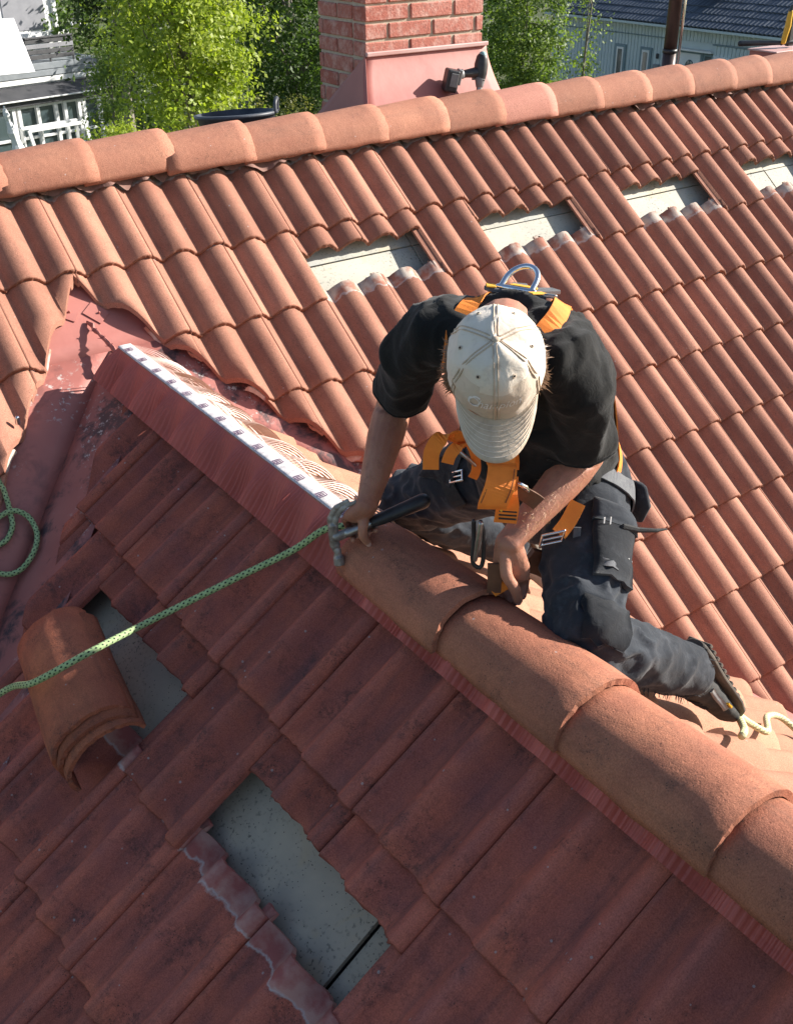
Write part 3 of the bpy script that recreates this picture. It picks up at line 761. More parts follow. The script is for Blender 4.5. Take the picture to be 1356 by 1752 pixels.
mb.limb([Mh + spn*.05, Mh + spn*.25 - frt*.02, J['N'] - spn*.08], [(.12, .09), (.14, .10), (.13, .08)], 16, ref=tuple(lat))
def arm(s_, e, w_, bend):
    a = s_.lerp(e, .5); b = e.lerp(w_, .33); c = e.lerp(w_, .7)
    mb.limb([s_, s_.lerp(e, .25), a, s_.lerp(e, .8), e, e.lerp(w_, .15), b, c, w_ - (w_-e).normalized()*.012, w_],
            [.026, .032, .041, .0435, .043, .045, .0435, .034, (.030, .023), (.031, .022)], 16, ref=bend)
arm(J['sL'], J['eL'], J['wL'], (0, 1, .2)); arm(J['sR'], J['eR'], J['wR'], (1, .3, 0))
def finger(pts, r0=.0092, r1=.0072):
    pts = [V(p) for p in pts]; sm = spline(pts, 3); n = len(sm)
    mb.limb(sm, [r0+(r1-r0)*i/(n-1) + (.0007 if i % 3 == 0 and 0 < i < n-1 else 0) for i in range(n)], 10)
# left hand: reaches straight down and pinches the right edge of the ridge tile
wl = J['wL']; dn = (V((.272, -2.462, -.300))-wl).normalized(); tc = V((-.62, -.70, .10)); tc = (tc-tc.dot(dn)*dn).normalized(); sd2 = dn.cross(tc)   # tc: to the camera side
if sd2.x < 0: sd2 = -sd2                                                   # sd2: towards +X
pc = wl + dn*.045
mb.limb([wl, wl + dn*.03, wl + dn*.065, wl + dn*.092], [(.024, .029), (.024, .036), (.020, .041), (.015, .039)], 14, ref=tuple(tc))
LT = []
for k, (o_, L_) in enumerate(((-.028, .070), (-.009, .078), (.010, .073), (.028, .058))):
    r_ = wl + dn*.088 + sd2*o_ - tc*.004
    p = [r_, r_ + dn*L_*.42 - tc*.014, r_ + dn*L_*.78 - tc*.010 - sd2*.004, r_ + dn*L_*1.02 + tc*.006 - sd2*.010]
    finger(p)
th = [wl + dn*.022 + tc*.016 - sd2*.010, wl + dn*.060 + tc*.034 - sd2*.010, wl + dn*.095 + tc*.037 + sd2*.004, wl + dn*.132 + tc*.031 + sd2*.008]
finger(th, .0140, .0112); LTH = th
# right hand: closed round the hammer shaft, thumb on the camera side
hh0, hh1 = V((.078, -2.060, -.250)), V((.262, -2.140, -.180)); ha = (hh1-hh0).normalized(); Hc = hh0 + ha*.048
n1 = V((0, 0, 1)); n1 = (n1-n1.dot(ha)*ha).normalized(); n2 = ha.cross(n1)
if n2.dot(V((-.6, -.7, .3))) < 0: n2 = -n2                                  # towards the camera
wr = J['wR']
mb.limb([wr, wr.lerp(Hc + n1*.030 - n2*.004, .55), Hc + n1*.030 - n2*.006], [(.030, .023), (.037, .023), (.038, .018)], 14, ref=tuple(ha))
for k in range(4):
    o_ = Hc + ha*(-.030+.0195*k) ; f = (.95, 1.0, .97, .85)[k]
    finger([o_ + n1*.030 - n2*.012, o_ + n1*.012 - n2*.030*f, o_ - n1*.012 - n2*.027*f, o_ - n1*.022 - n2*.004, o_ - n1*.018 + n2*.012])
rt_ = [Hc + ha*.020 + n1*.036 + n2*.008, Hc + ha*.006 + n1*.018 + n2*.026, Hc - ha*.004 - n1*.006 + n2*.030, Hc + ha*.000 - n1*.032 + n2*.024]
finger(rt_, .0135, .0100)
body_me = remeshed('body', mb, .0036, 3, .5)
body = link('body', body_me, M['skin'], person)
def nail(tip, prev, out, r=.0065):
    d_ = (tip-prev).normalized(); out = (out-out.dot(d_)*d_).normalized(); sdv = d_.cross(out); m_ = MB()
    m_.ell(tip + d_*.001 + out*.0078, sdv*r, d_*r*1.15, out*.0022, 12, 6); m_.build('nail', M['nail'], person, True)
nail(LTH[-1], LTH[-2], tc); nail(rt_[-1], rt_[-2], n2)
# --- eyes
for s in (-1, 1): MB().ell(H(s*.032, .066, -.036), hlf*.012, hfr*.012, hup*.012, 12, 8).build('eye', simple('eye_white', (.75, .72, .68), rough=.2), person, True)
# --- T-shirt
mb = MB(); secs = []
for t_, wd, dp, of in ((-.05, .172, .128, .0), (.02, .170, .128, -.004), (.10, .170, .128, -.012), (.20, .176, .132, -.026), (.30, .180, .134, -.036), (.38, .184, .128, -.036), (.44, .170, .110, -.028), (.485, .140, .088, -.016), (.515, .090, .072, -.006)):
    c = Mh + spn*t_ + frt*of; secs.append((c, lat*wd, frt*dp))
mb.loft(secs, 28)
mb.loft([(Mh + spn*.30 + frt*.02, lat*.15, frt*.10), (Mh + spn*.15 + frt*.035, lat*.15, frt*.11), (Mh + spn*.04 + frt*.05, lat*.15, frt*.095), (Mh - spn*.02 + frt*.06, lat*.145, frt*.08)], 24)
for s_, e, w_ in ((J['sL'], J['eL'], J['wL']), (J['sR'], J['eR'], J['wR'])):
    d_ = (e-s_).normalized(); ins = Mh + spn*.40 - frt*.025
    mb.limb([ins.lerp(s_, .35), s_ + (ins-s_)*.12, s_.lerp(e, .3), s_.lerp(e, .6), s_.lerp(e, .86)], [.090, .074, .065, .061, (.062, .056)], 18, round_ends=False)
shirt_me = remeshed('t_shirt', mb, .007, 6, .5)
def wrk(co, n):
    q = V((co.x*9, co.y*9, co.z*5)); a = noise.noise(q*1.6+V((3, 1, 7))); b = noise.noise(V((co.x*24, co.y*16, co.z*10)))
    r_ = 1-abs(noise.noise(V((co.x*11+4, co.y*11, co.z*6)))); r2 = 1-abs(noise.noise(V((co.x*17+9, co.y*23, co.z*11)))); return .007*a + .003*b + .011*max(0, r_-.68)/.32 + .004*max(0, r2-.7)/.3
displace(shirt_me, wrk)
sb_h = bvh_of(shirt_me)
shirt = link('t_shirt', shirt_me, M['shirt'], person)
for s_, e in ((J['sL'], J['eL']), (J['sR'], J['eR'])):
    d_ = (e-s_).normalized(); c = s_.lerp(e, .845); x_ = d_.orthogonal().normalized(); y_ = d_.cross(x_)
    n = 40; pts = [sb_h.find_nearest(c + (x_*math.cos(2*math.pi*k/n)+y_*math.sin(2*math.pi*k/n))*.075)[0] for k in range(n+1)]
    MB().limb(pts, [.0028]*(n+1), 6, round_ends=False).build('sleeve_hem', M['shirt'], shirt, True)
# --- trousers
mb = MB()
pel = [(Mh + spn*.10, lat*.160, frt*.118), (Mh + spn*.03 - frt*.01, lat*.172, frt*.130), (Mh - V((0, 0, .05)) - frt*.02, lat*.170, frt*.132), (Mh - V((0, 0, .10)) - frt*.015, lat*.140, frt*.105)]
mb.loft(pel, 24)
def leg(h, k_, a, out):
    sh = (a-k_).normalized(); th_ = (k_-h).normalized()
    mb.limb([h - th_*.03, h.lerp(k_, .25), h.lerp(k_, .55), h.lerp(k_, .82), k_ + th_*.005, k_.lerp(a, .04) + (k_-(h+a)/2).normalized()*.004, k_.lerp(a, .25), k_.lerp(a, .45), k_.lerp(a, .68), k_.lerp(a, .89)],
            [.100, .102, .094, .082, .076, .074, .074, .072, .068, .066], 20)
leg(J['hL'], J['KL'], J['aL'], 1); leg(J['hR'], J['KR'], J['aR'], -1)
tro_me = remeshed('trousers', mb, .0075, 5, .5)
def wrk2(co, n):
    k = 0
    for kn in (J['KL'], J['KR']):
        d_ = (co-kn).length; k = max(k, math.exp(-((d_-.10)/.09)**2))
    a = noise.noise(co*13); b = 1-abs(noise.noise(V((co.x*17+2, co.y*20, co.z*26)))); c = 1-abs(noise.noise(V((co.x*9, co.y*9+7, co.z*13))))
    return .005*a + (.0028+.011*k)*(max(0, b-.6)/.4-.3) + .006*max(0, c-.7)/.3
displace(tro_me, wrk2)
trousers = link('trousers', tro_me, M['denim_fade'], person)
tb = bvh_of(tro_me); sb = bvh_of(shirt_me)
def patch(name, c, d1, d2, w_, l_, th, bv, mat, par, off=.003, nu=6, nv=6):
    m_ = MB(); c, d1, d2 = V(c), V(d1).normalized(), V(d2).normalized()
    for lay in (0, 1):
        for i in range(nu+1):
            for j in range(nv+1):
                p = c + d1*(i/nu-.5)*w_ + d2*(j/nv-.5)*l_; q, n, _, _ = bv.find_nearest(p)
                e_ = 1 if lay else 0; rim = (i in (0, nu) or j in (0, nv))
                m_.v.append(tuple(q + n*(off + th*e_*(1 if not rim else .75) - (.004 if not e_ else 0))))
    B = (nu+1)*(nv+1)
    for i in range(nu):
        for j in range(nv):
            a = i*(nv+1)+j; m_.f.append((B+a, B+a+nv+1, B+a+nv+2, B+a+1))
    for i in range(nu):
        for j in (0, nv): a = i*(nv+1)+j; m_.f.append((a, a+nv+1, B+a+nv+1, B+a))
    for j in range(nv):
        for i in (0, nu): a = i*(nv+1)+j; m_.f.append((a, a+1, B+a+1, B+a))
    return m_.build(name, mat, par, True)
thL = (J['KL']-J['hL']).normalized()
cam_side = V((-.45, -.85, .15)); outL = (cam_side - cam_side.dot(thL)*thL).normalized(); acr = thL.cross(outL)
pcL = J['hL'].lerp(J['KL'], .56) + outL*.10 + acr*-.015
pocket = patch('cargo_pocket', pcL, acr, thL, .120, .165, .012, tb, M['denim'], trousers)
patch('pocket_flap', pcL - thL*.085, acr, thL, .128, .055, .017, tb, M['denim_fade'], trousers)
patch('woven_label', pcL + thL*.055 + acr*.022, acr, thL, .036, .018, .0145, tb, M['web_grey'], trousers, nu=2, nv=2)
for k in range(2): patch('bar_tack', pcL + thL*(-.02+.035*k) - acr*.035, acr, thL, .016, .003, .0145, tb, M['thread'], trousers, nu=2, nv=1)
patch('knee_panel', J['KL'] + outL*.08 + thL*.01 - acr*.01, acr, thL, .125, .13, .004, tb, M['denim'], trousers)
patch('thigh_pocket', J['hR'].lerp(J['KR'], .55) + V((-.05, -.03, .10)), (0, 1, 0), (1, 0, .2), .16, .14, .008, tb, M['denim'], trousers)
# frayed cuff of the left leg
mb = MB(); shL = (J['aL']-J['KL']).normalized()
for k in range(46):
    a = random.uniform(0, 2*math.pi); x_ = shL.orthogonal().normalized(); y_ = shL.cross(x_); p = J['KL'].lerp(J['aL'], .93) + (x_*math.cos(a)+y_*math.sin(a))*.064 + shL*.0
    q = p + shL*random.uniform(.008, .026) + V((random.gauss(0, .006), random.gauss(0, .006), random.gauss(0, .006)))
    mb.limb([p - shL*.01, q], [.0014, .0006], 4, round_ends=False)
for k in range(40):
    p = J['KL'].lerp(J['aL'], random.uniform(.25, .95)); c, n, _, _ = tb.find_nearest(p + V((-.05, -.06, -.05))); mb.limb([c, c + n*random.uniform(.004, .014) + V((0, 0, -.008)) + shL*random.gauss(0, .008)], [.0012, .0005], 4, round_ends=False)
mb.build('frayed_threads', M['denim_fade'], trousers)['kind'] = 'stuff'
# --- shoes
def shoe(a, t_, par_lab, lace):
    d_ = (t_-a).normalized(); sh = ((a-J['KL']) if par_lab == 'L' else (a-J['KR'])).normalized(); ns = (sh-sh.dot(d_)*d_).normalized(); lt = d_.cross(ns)
    e = empty('shoe', a); 
    o = person
    heel = a - d_*.055 + ns*.045; toe = t_ + d_*.045 + ns*.018
    L_ = (toe-heel).length; dd = (toe-heel).normalized(); nn = (ns-ns.dot(dd)*dd).normalized(); lt = dd.cross(nn)
    bpy.data.objects.remove(e)
    m_ = MB(); secs = []
    for f, wd, hh_, z in ((.0, .020, .020, .030), (.04, .032, .040, .040), (.15, .037, .050, .048), (.30, .036, .052, .050), (.45, .038, .044, .042), (.60, .044, .036, .034), (.75, .049, .030, .028), (.88, .044, .025, .023), (.96, .030, .018, .019), (1., .014, .009, .014)):
        c = heel + dd*L_*f - nn*z; secs.append((c, lt*wd, nn*hh_*.9))
    m_.loft(secs, 18); m_.limb([a - nn*.0 , heel + dd*L_*.22 - nn*.06], [.046, .046], 14)
    up_me = remeshed('shoe_upper', m_, .0055, 4); displace(up_me, lambda co, n: .003*noise.noise(co*40))
    upo = link('shoe', up_me, M['shoe'] if par_lab == 'L' else M['shoe_grey'], person)
    m_ = MB(); secs = []
    for f, wd in ((.0, .024), (.03, .034), (.15, .040), (.3, .039), (.45, .041), (.6, .048), (.75, .053), (.88, .048), (.96, .034), (1.02, .016)):
        c = heel + dd*L_*f + nn*(.004 - .018*max(0, f-.8)**1.2*3); secs.append((c, lt*wd, nn*.013))
    m_.loft(secs, 20)
    for k in range(11):
        c = heel + dd*L_*(.05+.088*k) + nn*(.017 - .018*max(0, .05+.088*k-.8)**1.2*3); m_.box(c, (.066, .011, .010), Matrix((lt, dd, nn)).transposed())
    bevel(m_.build('sole', M['sole'], upo), .002, 1)
    sb_ = bvh_of(up_me)
    if par_lab == 'L':
        for sgn in (-1, 1): patch('side_panel', heel + dd*L_*.50 - nn*.045 + lt*.05*sgn, dd, nn, .085, .018, .003, sb_, M['shoe_grey'], upo, nu=5, nv=2)
        patch('yellow_tab', heel + dd*L_*.63 - nn*.028 + lt*.06*(1 if lt.dot(V((-.5, -.8, .2))) > 0 else -1), dd, nn, .020, .008, .005, sb_, M['yellow_pl'], upo, nu=2, nv=2)
        patch('heel_tab', heel + dd*L_*.02 - nn*.055, lt, nn, .03, .04, .003, sb_, M['web_grey'], upo, nu=3, nv=3)
    m_ = MB()
    for k in range(4):
        c = heel + dd*L_*(.42+.06*k) - nn*.10; pts = [sb_.find_nearest(c + lt*u_*.035 + dd*(.006*(1 if u_ > 0 else -1)))[0] - nn*.002 for u_ in (-1, -.5, 0, .5, 1)]; m_.limb(pts, [.003]*5, 6)
    m_.build('lace', M['web_black'], upo, True)
    return upo
shoe(J['aL'], J['tL'], 'L', 0); shoe(J['aR'], J['tR'], 'R', 0)
# --- baseball cap
capm = MB(); n_l, n_m = 48, 16
def crown(az_, el_):       # az from front, to the left; el from rim up
    ra, rb, rc = .0905, .1045, .102
    x = ra*math.cos(el_)*math.sin(az_); y = rb*math.cos(el_)*math.cos(az_); z = rc*math.sin(el_)
    if y > 0: z += .012*math.cos(az_)*math.cos(el_)*math.sin(el_)*4
    return H(x, y-.006, z+.012)
EL0 = R(-16)
for i in range(n_m+1):
    e_ = EL0 + (math.pi/2-.02-EL0)*i/n_m
    for k in range(n_l):
        a = 2*math.pi*k/n_l; p = crown(a, e_); nrm = (p-hd).normalized()
        dent = .004*noise.noise((p-hd)*32) + .006*(max(0, 1-abs(noise.noise((p-hd)*18+V((5, 2, 1))))-.75)/.25) * (.5+.5*math.sin(e_)) - .0025*math.exp(-((((a*6/(2*math.pi)) % 1)-.5)/.06)**2)*0
        capm.v.append(tuple(p + nrm*dent))
for i in range(n_m):
    for k in range(n_l): k2 = (k+1) % n_l; capm.f.append((i*n_l+k, i*n_l+k2, (i+1)*n_l+k2, (i+1)*n_l+k))
capm.f.append(tuple(n_m*n_l+k for k in range(n_l)))
cap_me = capm.mesh('cap', True); cap_me.materials.append(M['cap_cloth']); cap_me.materials.append(M['cap_front'])
for p_ in cap_me.polygons:
    c_ = p_.center - hd
    if c_.dot(hfr) > .0 and abs(math.atan2(c_.dot(hlf), c_.dot(hfr))) < R(60) and c_.dot(hup) < .088: p_.material_index = 1
capo = link('baseball_cap', cap_me, None, person)
cb = BVHTree.FromPolygons([V(v_) for v_ in capm.v], capm.f)
m_ = capo.modifiers.new('t', 'SOLIDIFY'); m_.thickness = .0025; m_.offset = -1
mb = MB()
for a in (0, 60, 120, 180, 240, 300):
    for dl in (-.0035, .0035):
        pts = []
        for k in range(18):
            e_ = R(-14) + (R(88)+R(14))*k/17; p = crown(R(a), e_); tdir = (hlf*math.cos(R(a)) - hfr*math.sin(R(a))); p = p + tdir*dl
            q, n, _, _ = cb.find_nearest(p); pts.append(q+n*.0005)
        mb.limb(pts, [.0015]*18, 5, round_ends=False)
mb.build('seam', M['brim'], capo, True)
MB().ell(crown(0, R(90)) + hup*.006, hlf*.0075, hfr*.0075, hup*.005, 12, 6).build('button', M['brim'], capo, True)
for a in (30, 90, 150, 210, 270, 330):
    q, n, _, _ = cb.find_nearest(crown(R(a), R(46))); x_ = n.orthogonal().normalized(); y_ = n.cross(x_); nn_ = 14
    MB().limb([q + n*.001 + (x_*math.cos(2*math.pi*k/nn_)+y_*math.sin(2*math.pi*k/nn_))*.003 for k in range(nn_+1)], [.0011]*(nn_+1), 5, round_ends=False).build('eyelet', M['brim'], capo, True)
    MB().limb([q - n*.0005, q + n*.0012], [.0022, .002], 8).build('eyelet_hole', M['dark'], capo, True)
# brim
mb = MB(); nu, nv = 26, 8
def brimp(u_, f):          # u_ -1..1, f 0..1 outwards
    a = u_*R(62); r0 = crown(a, EL0+R(6)); x = .0905*math.sin(a)
    out = .082*max(0, 1-abs(u_)**2.6)**.75
    p = r0 + hfr*out*f - hup*(.010*f + .020*(u_*u_)*f*(.6+.4*f)) ; return p
for lay in (0, 1):
    for i in range(nu+1):
        for j in range(nv+1):
            p = brimp(-1+2*i/nu, j/nv); mb.v.append(tuple(p - hup*.0035*lay + hup*.0006*math.sin(j*6.28*1.0)))
B = (nu+1)*(nv+1)
for i in range(nu):
    for j in range(nv):
        a = i*(nv+1)+j; mb.f.append((a, a+1, a+nv+2, a+nv+1)); mb.f.append((B+a, B+a+nv+1, B+a+nv+2, B+a+1))
    a = i*(nv+1)+nv; mb.f.append((a, B+a, B+a+nv+1, a+nv+1))
mb.build('brim', M['brim'], capo, True)
mb = MB()
for f in (.16, .28, .40, .52, .64, .76, .88):
    pts = [brimp(-.93+1.86*k/30, f) + hup*.0008 for k in range(31)]; mb.limb(pts, [.0007]*31, 4, round_ends=False)
mb.build('brim_stitching', M['cap_cloth'], capo)
# lettering on the cap front
def lettering(txt, size, shear, az0, el0, bold=0., name='lettering'):
    cu = bpy.data.curves.new('txt', 'FONT'); cu.body = txt; cu.size = size; cu.shear = shear; cu.align_x = 'CENTER'; cu.offset = bold; cu.resolution_u = 3
    o = bpy.data.objects.new('txt', cu); COL.objects.link(o); dg = bpy.context.evaluated_depsgraph_get(); dg.update()
    me = bpy.data.meshes.new_from_object(o.evaluated_get(dg)); bpy.data.objects.remove(o)
    bm = bmesh.new(); bm.from_mesh(me); bmesh.ops.triangulate(bm, faces=bm.faces[:]); bmesh.ops.subdivide_edges(bm, edges=[e for e in bm.edges if e.calc_length() > .004], cuts=1); bm.to_mesh(me); bm.free()
    for v_ in me.vertices:
        p = crown(az0 + v_.co.x/.088, el0 + v_.co.y/.1); q, n, _, _ = cb.find_nearest(p); v_.co = q + n*.0016
    return link(name, me, M['thread'], capo)
lettering('hampion', .0235, .35, R(3), R(13.5), .0)
lettering('C', .031, .12, R(-27), R(13.2), .0)
mb = MB(); pts = []
for k in range(19):
    a = 2*math.pi*k/18; p = crown(R(-27) - .0095*math.cos(a)/.088, R(18.5) + .0075*math.sin(a)/.1); q, n, _, _ = cb.find_nearest(p); pts.append(q+n*.001)
mb.limb(pts, [.0007]*19, 4, round_ends=False); mb.build('letter_ring', M['thread'], capo)
# --- hair showing round the cap
mb = MB()
for k in range(5200):
    a = random.choice((random.uniform(75, 285), random.uniform(66, 120), random.uniform(240, 294))); ra = R(a)
    e_ = R(random.uniform(-46, -8)); p = crown(ra, e_); p = hd + (p-hd)*random.uniform(.88, .95)
    out = (p-hd).normalized(); lock = noise.noise(p*60) + (.35 if a > 225 else .1); p = p + out*(.006 if a > 225 else .003)
    t_ = (hup*-1.0 - hfr*.45 + out*(.32+.5*lock) + V((random.gauss(0, .16), random.gauss(0, .16), random.gauss(0, .16)))).normalized(); L_ = random.uniform(.018, .046)
    m1 = p + t_*L_*.5 + out*.004; m2 = p + t_*L_ - hup*.004 + out*.003*lock; wv = t_.cross(out).normalized()*.0008
    b = len(mb.v); mb.v += [tuple(p-wv), tuple(p+wv), tuple(m1+wv*.8), tuple(m1-wv*.8), tuple(m2)]; mb.f += [(b, b+1, b+2, b+3), (b+3, b+2, b+4)]
mb.build('hair', M['hair'], person)['kind'] = 'stuff'
# fair hair on the forearms
bb = bvh_of(body_me); mb = MB()
for e, w_ in ((J['eL'], J['wL']), (J['eR'], J['wR'])):
    d_ = (w_-e).normalized(); x_ = d_.orthogonal().normalized(); y_ = d_.cross(x_)
    for k in range(700):
        a = random.uniform(0, 6.283); p = e.lerp(w_, random.uniform(.05, .92)) + (x_*math.cos(a)+y_*math.sin(a))*.05; c, n, _, _ = bb.find_nearest(p)
        t_ = (d_*.9 + n*.45 + V((random.gauss(0, .3), random.gauss(0, .3), random.gauss(0, .3)))).normalized(); L_ = random.uniform(.006, .013); wv = t_.cross(n).normalized()*.00035
        b = len(mb.v); q = c + t_*L_; mb.v += [tuple(c-wv), tuple(c+wv), tuple(q)]; mb.f.append((b, b+1, b+2))
mb.build('arm_hair', M['armhair'], person)['kind'] = 'stuff'
# --- harness
har = link('harness', MB().mesh('empty_h'), None, person) if False else None
def S(t_, l_, f_): return Mh + spn*t_ + lat*l_ + frt*f_     # torso space: up, left, front
hm = MB()
strap_on(hm, sb, [S(.36, .01, -.20), S(.45, .05, -.16), S(.50, .085, -.08), S(.50, .095, 0), S(.44, .06, .10), S(.34, .03, .13), S(.22, .02, .14)], .042)
harness = hm.build('harness_strap', M['orange'], person)
hm = MB(); strap_on(hm, sb, [S(.36, -.01, -.20), S(.45, -.05, -.16), S(.50, -.085, -.08), S(.50, -.095, 0), S(.44, -.095, .10), S(.34, -.085, .13), S(.22, -.07, .14)], .042); hm.build('harness_strap', M['orange'], person)
hm = MB(); strap_on(hm, sb, [S(.38, .02, -.20), S(.30, .07, -.19), S(.20, .13, -.13), S(.10, .17, -.06), S(.03, .18, .0)], .042); hm.build('harness_strap', M['orange'], person)
hm = MB(); strap_on(hm, sb, [S(.38, -.02, -.20), S(.30, -.07, -.19), S(.20, -.13, -.13), S(.10, -.17, -.06), S(.03, -.18, .0)], .042); hm.build('harness_strap', M['orange'], person)
# back pad and D ring
pc_, _n, _, _ = sb.find_nearest(S(.475, -.025, -.12)); pn = (spn*.80 - frt*.60).normalized(); px_ = (lat-lat.dot(pn)*pn).normalized(); py_ = pn.cross(px_)
if py_.dot(spn) < 0: py_ = -py_
padc = pc_ + pn*.006 + py_*.004
def padpoly(pts, th, name, mat, off=0):
    m_ = MB(); n = len(pts)
    for z in (0, th): m_.v += [tuple(padc + px_*a + py_*b + pn*(z+off)) for a, b in pts]
    m_.f.append(tuple(range(n, 2*n))); m_.f.append(tuple(reversed(range(n)))); m_.f += [(k, (k+1) % n, n+(k+1) % n, n+k) for k in range(n)]
    return bevel(m_.build(name, mat, person), .002, 1)
padpoly([(-.075, .035), (-.045, .055), (.0, .02), (.045, .055), (.075, .035), (.035, -.01), (.06, -.06), (.03, -.075), (0, -.03), (-.03, -.075), (-.06, -.06), (-.035, -.01)], .010, 'back_pad', M['web_grey'])
for s in (-1, 1):
    padpoly([(s*.035, .050), (s*.055, .060), (s*.075, .030), (s*.055, .020)], .004, 'pad_strap', M['yellow'], .0105)
padpoly([(-.03, .012), (.03, .012), (.03, -.012), (-.03, -.012)], .006, 'ring_plate', M['yellow'], .0105)
m_ = MB(); rc = padc + py_*.022 + pn*.020; ud = (V((.62, .62, .48))); ud = (ud-ud.dot(px_)*px_).normalized()
pts = [rc + px_*(.036*math.cos(a)) + ud*(.010+.042*math.sin(a)) for a in [math.pi*k/20 for k in range(21)]]; pts = [rc - px_*-.036 - ud*.012] + pts + [rc - px_*.036 - ud*.012]
m_.limb(pts, [.0065]*len(pts), 10); m_.limb([rc + px_*.042 - ud*.012, rc - px_*.042 - ud*.012], [.0065, .0065], 10); m_.build('d_ring', M['chrome'], person, True)
padpoly([(.055, .040), (.095, .034), (.095, .024), (.055, .026)], .008, 'slider_buckle', M['steel'], .006)
# front webbing: hanging loops on the chest
def loop_strap(name, pts, nrm, wd, mat, th=.003, per=6): return ribbon(MB(), spline(pts, per), [V(nrm)]*(per*(len(pts)-1)+1), wd, th).build(name, mat, person)
cdir = V((-.60, -.69, .40))
def rib2(name, pts, wd, mat, side, th=.003):
    pts = spline(pts, 6); side = V(side).normalized(); m_ = MB(); ns = []
    for i, p in enumerate(pts):
        t_ = (pts[min(i+1, len(pts)-1)]-pts[max(i-1, 0)]).normalized(); n = t_.cross(side)
        if n.dot(cdir) < 0 and i == 0: side = -side; n = -n
        ns.append(n.normalized())
    return ribbon(m_, pts, ns, wd, th).build(name, mat, person)
hz = V((.81, -.58, 0))          # left to right as the camera sees it
# chest strap hanging under the brim, folded over a buckle
c0 = V((.246, -2.405, .045))
rib2('chest_strap', [c0 + V((.03, .02, .07)), c0 + V((.01, 0, .03)), c0 + V((.0, -.01, .0)), c0 + V((-.012, -.03, -.005)), c0 + V((-.035, -.05, -.028)), c0 + V((-.050, -.05, -.062)), c0 + V((-.048, -.045, -.078))], .060, M['orange'], hz + V((.05, 0, -.12)))
rib2('chest_strap', [c0 + V((.006, -.025, -.028)), c0 + V((-.012, -.045, -.055)), c0 + V((-.010, -.05, -.085)), c0 + V((-.010, -.045, -.125))], .048, M['orange'], hz + V((0, 0, -.10)))
for k in range(3): rib2('strap_stitching', [c0 + V((-.024, -.040, -.094-.009*k)), c0 + V((.006, -.062, -.097-.009*k))], .003, M['web_black'], (0, 0, 1), .003)
for sg in (-1, 1):
    q_ = hz.normalized()*.025*sg + cdir*.004
    rib2('strap_stitching', [c0 + V((-.012, -.03, -.005)) + q_, c0 + V((-.035, -.05, -.028)) + q_, c0 + V((-.050, -.05, -.062)) + q_], .0022, M['stitch'], hz, .001)
rib2('strap_edge', [c0 + V((-.002, -.056, -.045)), c0 + V((-.030, -.052, -.088))], .004, M['yellow'], hz, .004)
MB().limb([c0 + V((.020, -.052, -.040)), c0 + V((.030, -.056, -.048)), c0 + V((.038, -.058, -.060))], [.006, .007, .004], 8).build('buckle', M['chrome'], person, True)
# right-hand loop with its steel hook
c1_ = V((.178, -2.333, .062))
rib2('hanging_strap', [c1_ + V((.050, .0, -.0)), c1_ + V((.020, .012, .020)), c1_ + V((-.008, .022, .018)), c1_ + V((-.028, .026, -.010)), c1_ + V((-.032, .024, -.050))], .034, M['orange'], hz + V((0, 0, .25)))
rib2('hanging_strap', [c1_ + V((.046, -.002, .0)), c1_ + V((.020, -.004, .002)), c1_ + V((.002, .0, -.012)), c1_ + V((-.004, .004, -.034))], .026, M['orange'], hz + V((0, 0, .2)))
rib2('hanging_strap', [c1_ + V((.040, -.012, .012)), c1_ + V((.050, -.020, -.020)), c1_ + V((.052, -.024, -.055)), c1_ + V((.046, -.020, -.075))], .020, M['orange'], hz)
MB().limb([c1_ + V((.016, -.010, -.008)), c1_ + V((.036, -.022, -.030)), c1_ + V((.046, -.028, -.042))], [.005, .004, .003], 8).build('hook', M['steel'], person, True)
# hanging black straps, carabiner and tool flaps in front of the belly
b0 = V((.235, -2.46, -.095))
MB().limb(spline([b0 + V((-.055, .045, .02)), b0 + V((-.050, .048, -.03)), b0 + V((-.052, .046, -.085)), b0 + V((-.035, .036, -.095)), b0 + V((-.032, .036, -.03)), b0 + V((-.040, .040, .015))], 4), [.005]*21, 8).build('carabiner', M['black_plastic'], person, True)
rib2('tool_flap', [b0 + V((-.022, .010, -.078)), b0 + V((-.020, .010, -.120)), b0 + V((-.018, .012, -.155))], .030, M['leather'], hz + V((0, 0, .05)), .006)
rib2('orange_tag', [b0 + V((.022, -.012, -.125)), b0 + V((-.002, .0, -.140)), b0 + V((-.022, .012, -.155))], .024, M['orange'], (0, 0, 1), .004)
MB().limb([b0 + V((-.050, .028, .02)), b0 + V((-.052, .032, -.03)), b0 + V((-.056, .034, -.07))], [.006, .007, .005], 10).build('gate_pin', M['steel'], person, True)
rib2('leather_strap', [b0 + V((.03, .01, .085)), b0 + V((.06, .0, .06)), b0 + V((.075, -.01, .045))], .034, M['leather'], hz + V((0, 0, .5)), .004)
rib2('tool_pouch', [V((.33, -2.42, -.22)), V((.375, -2.43, -.245)), V((.41, -2.44, -.275))], .06, M['leather'], (.5, -.3, .8), .012)
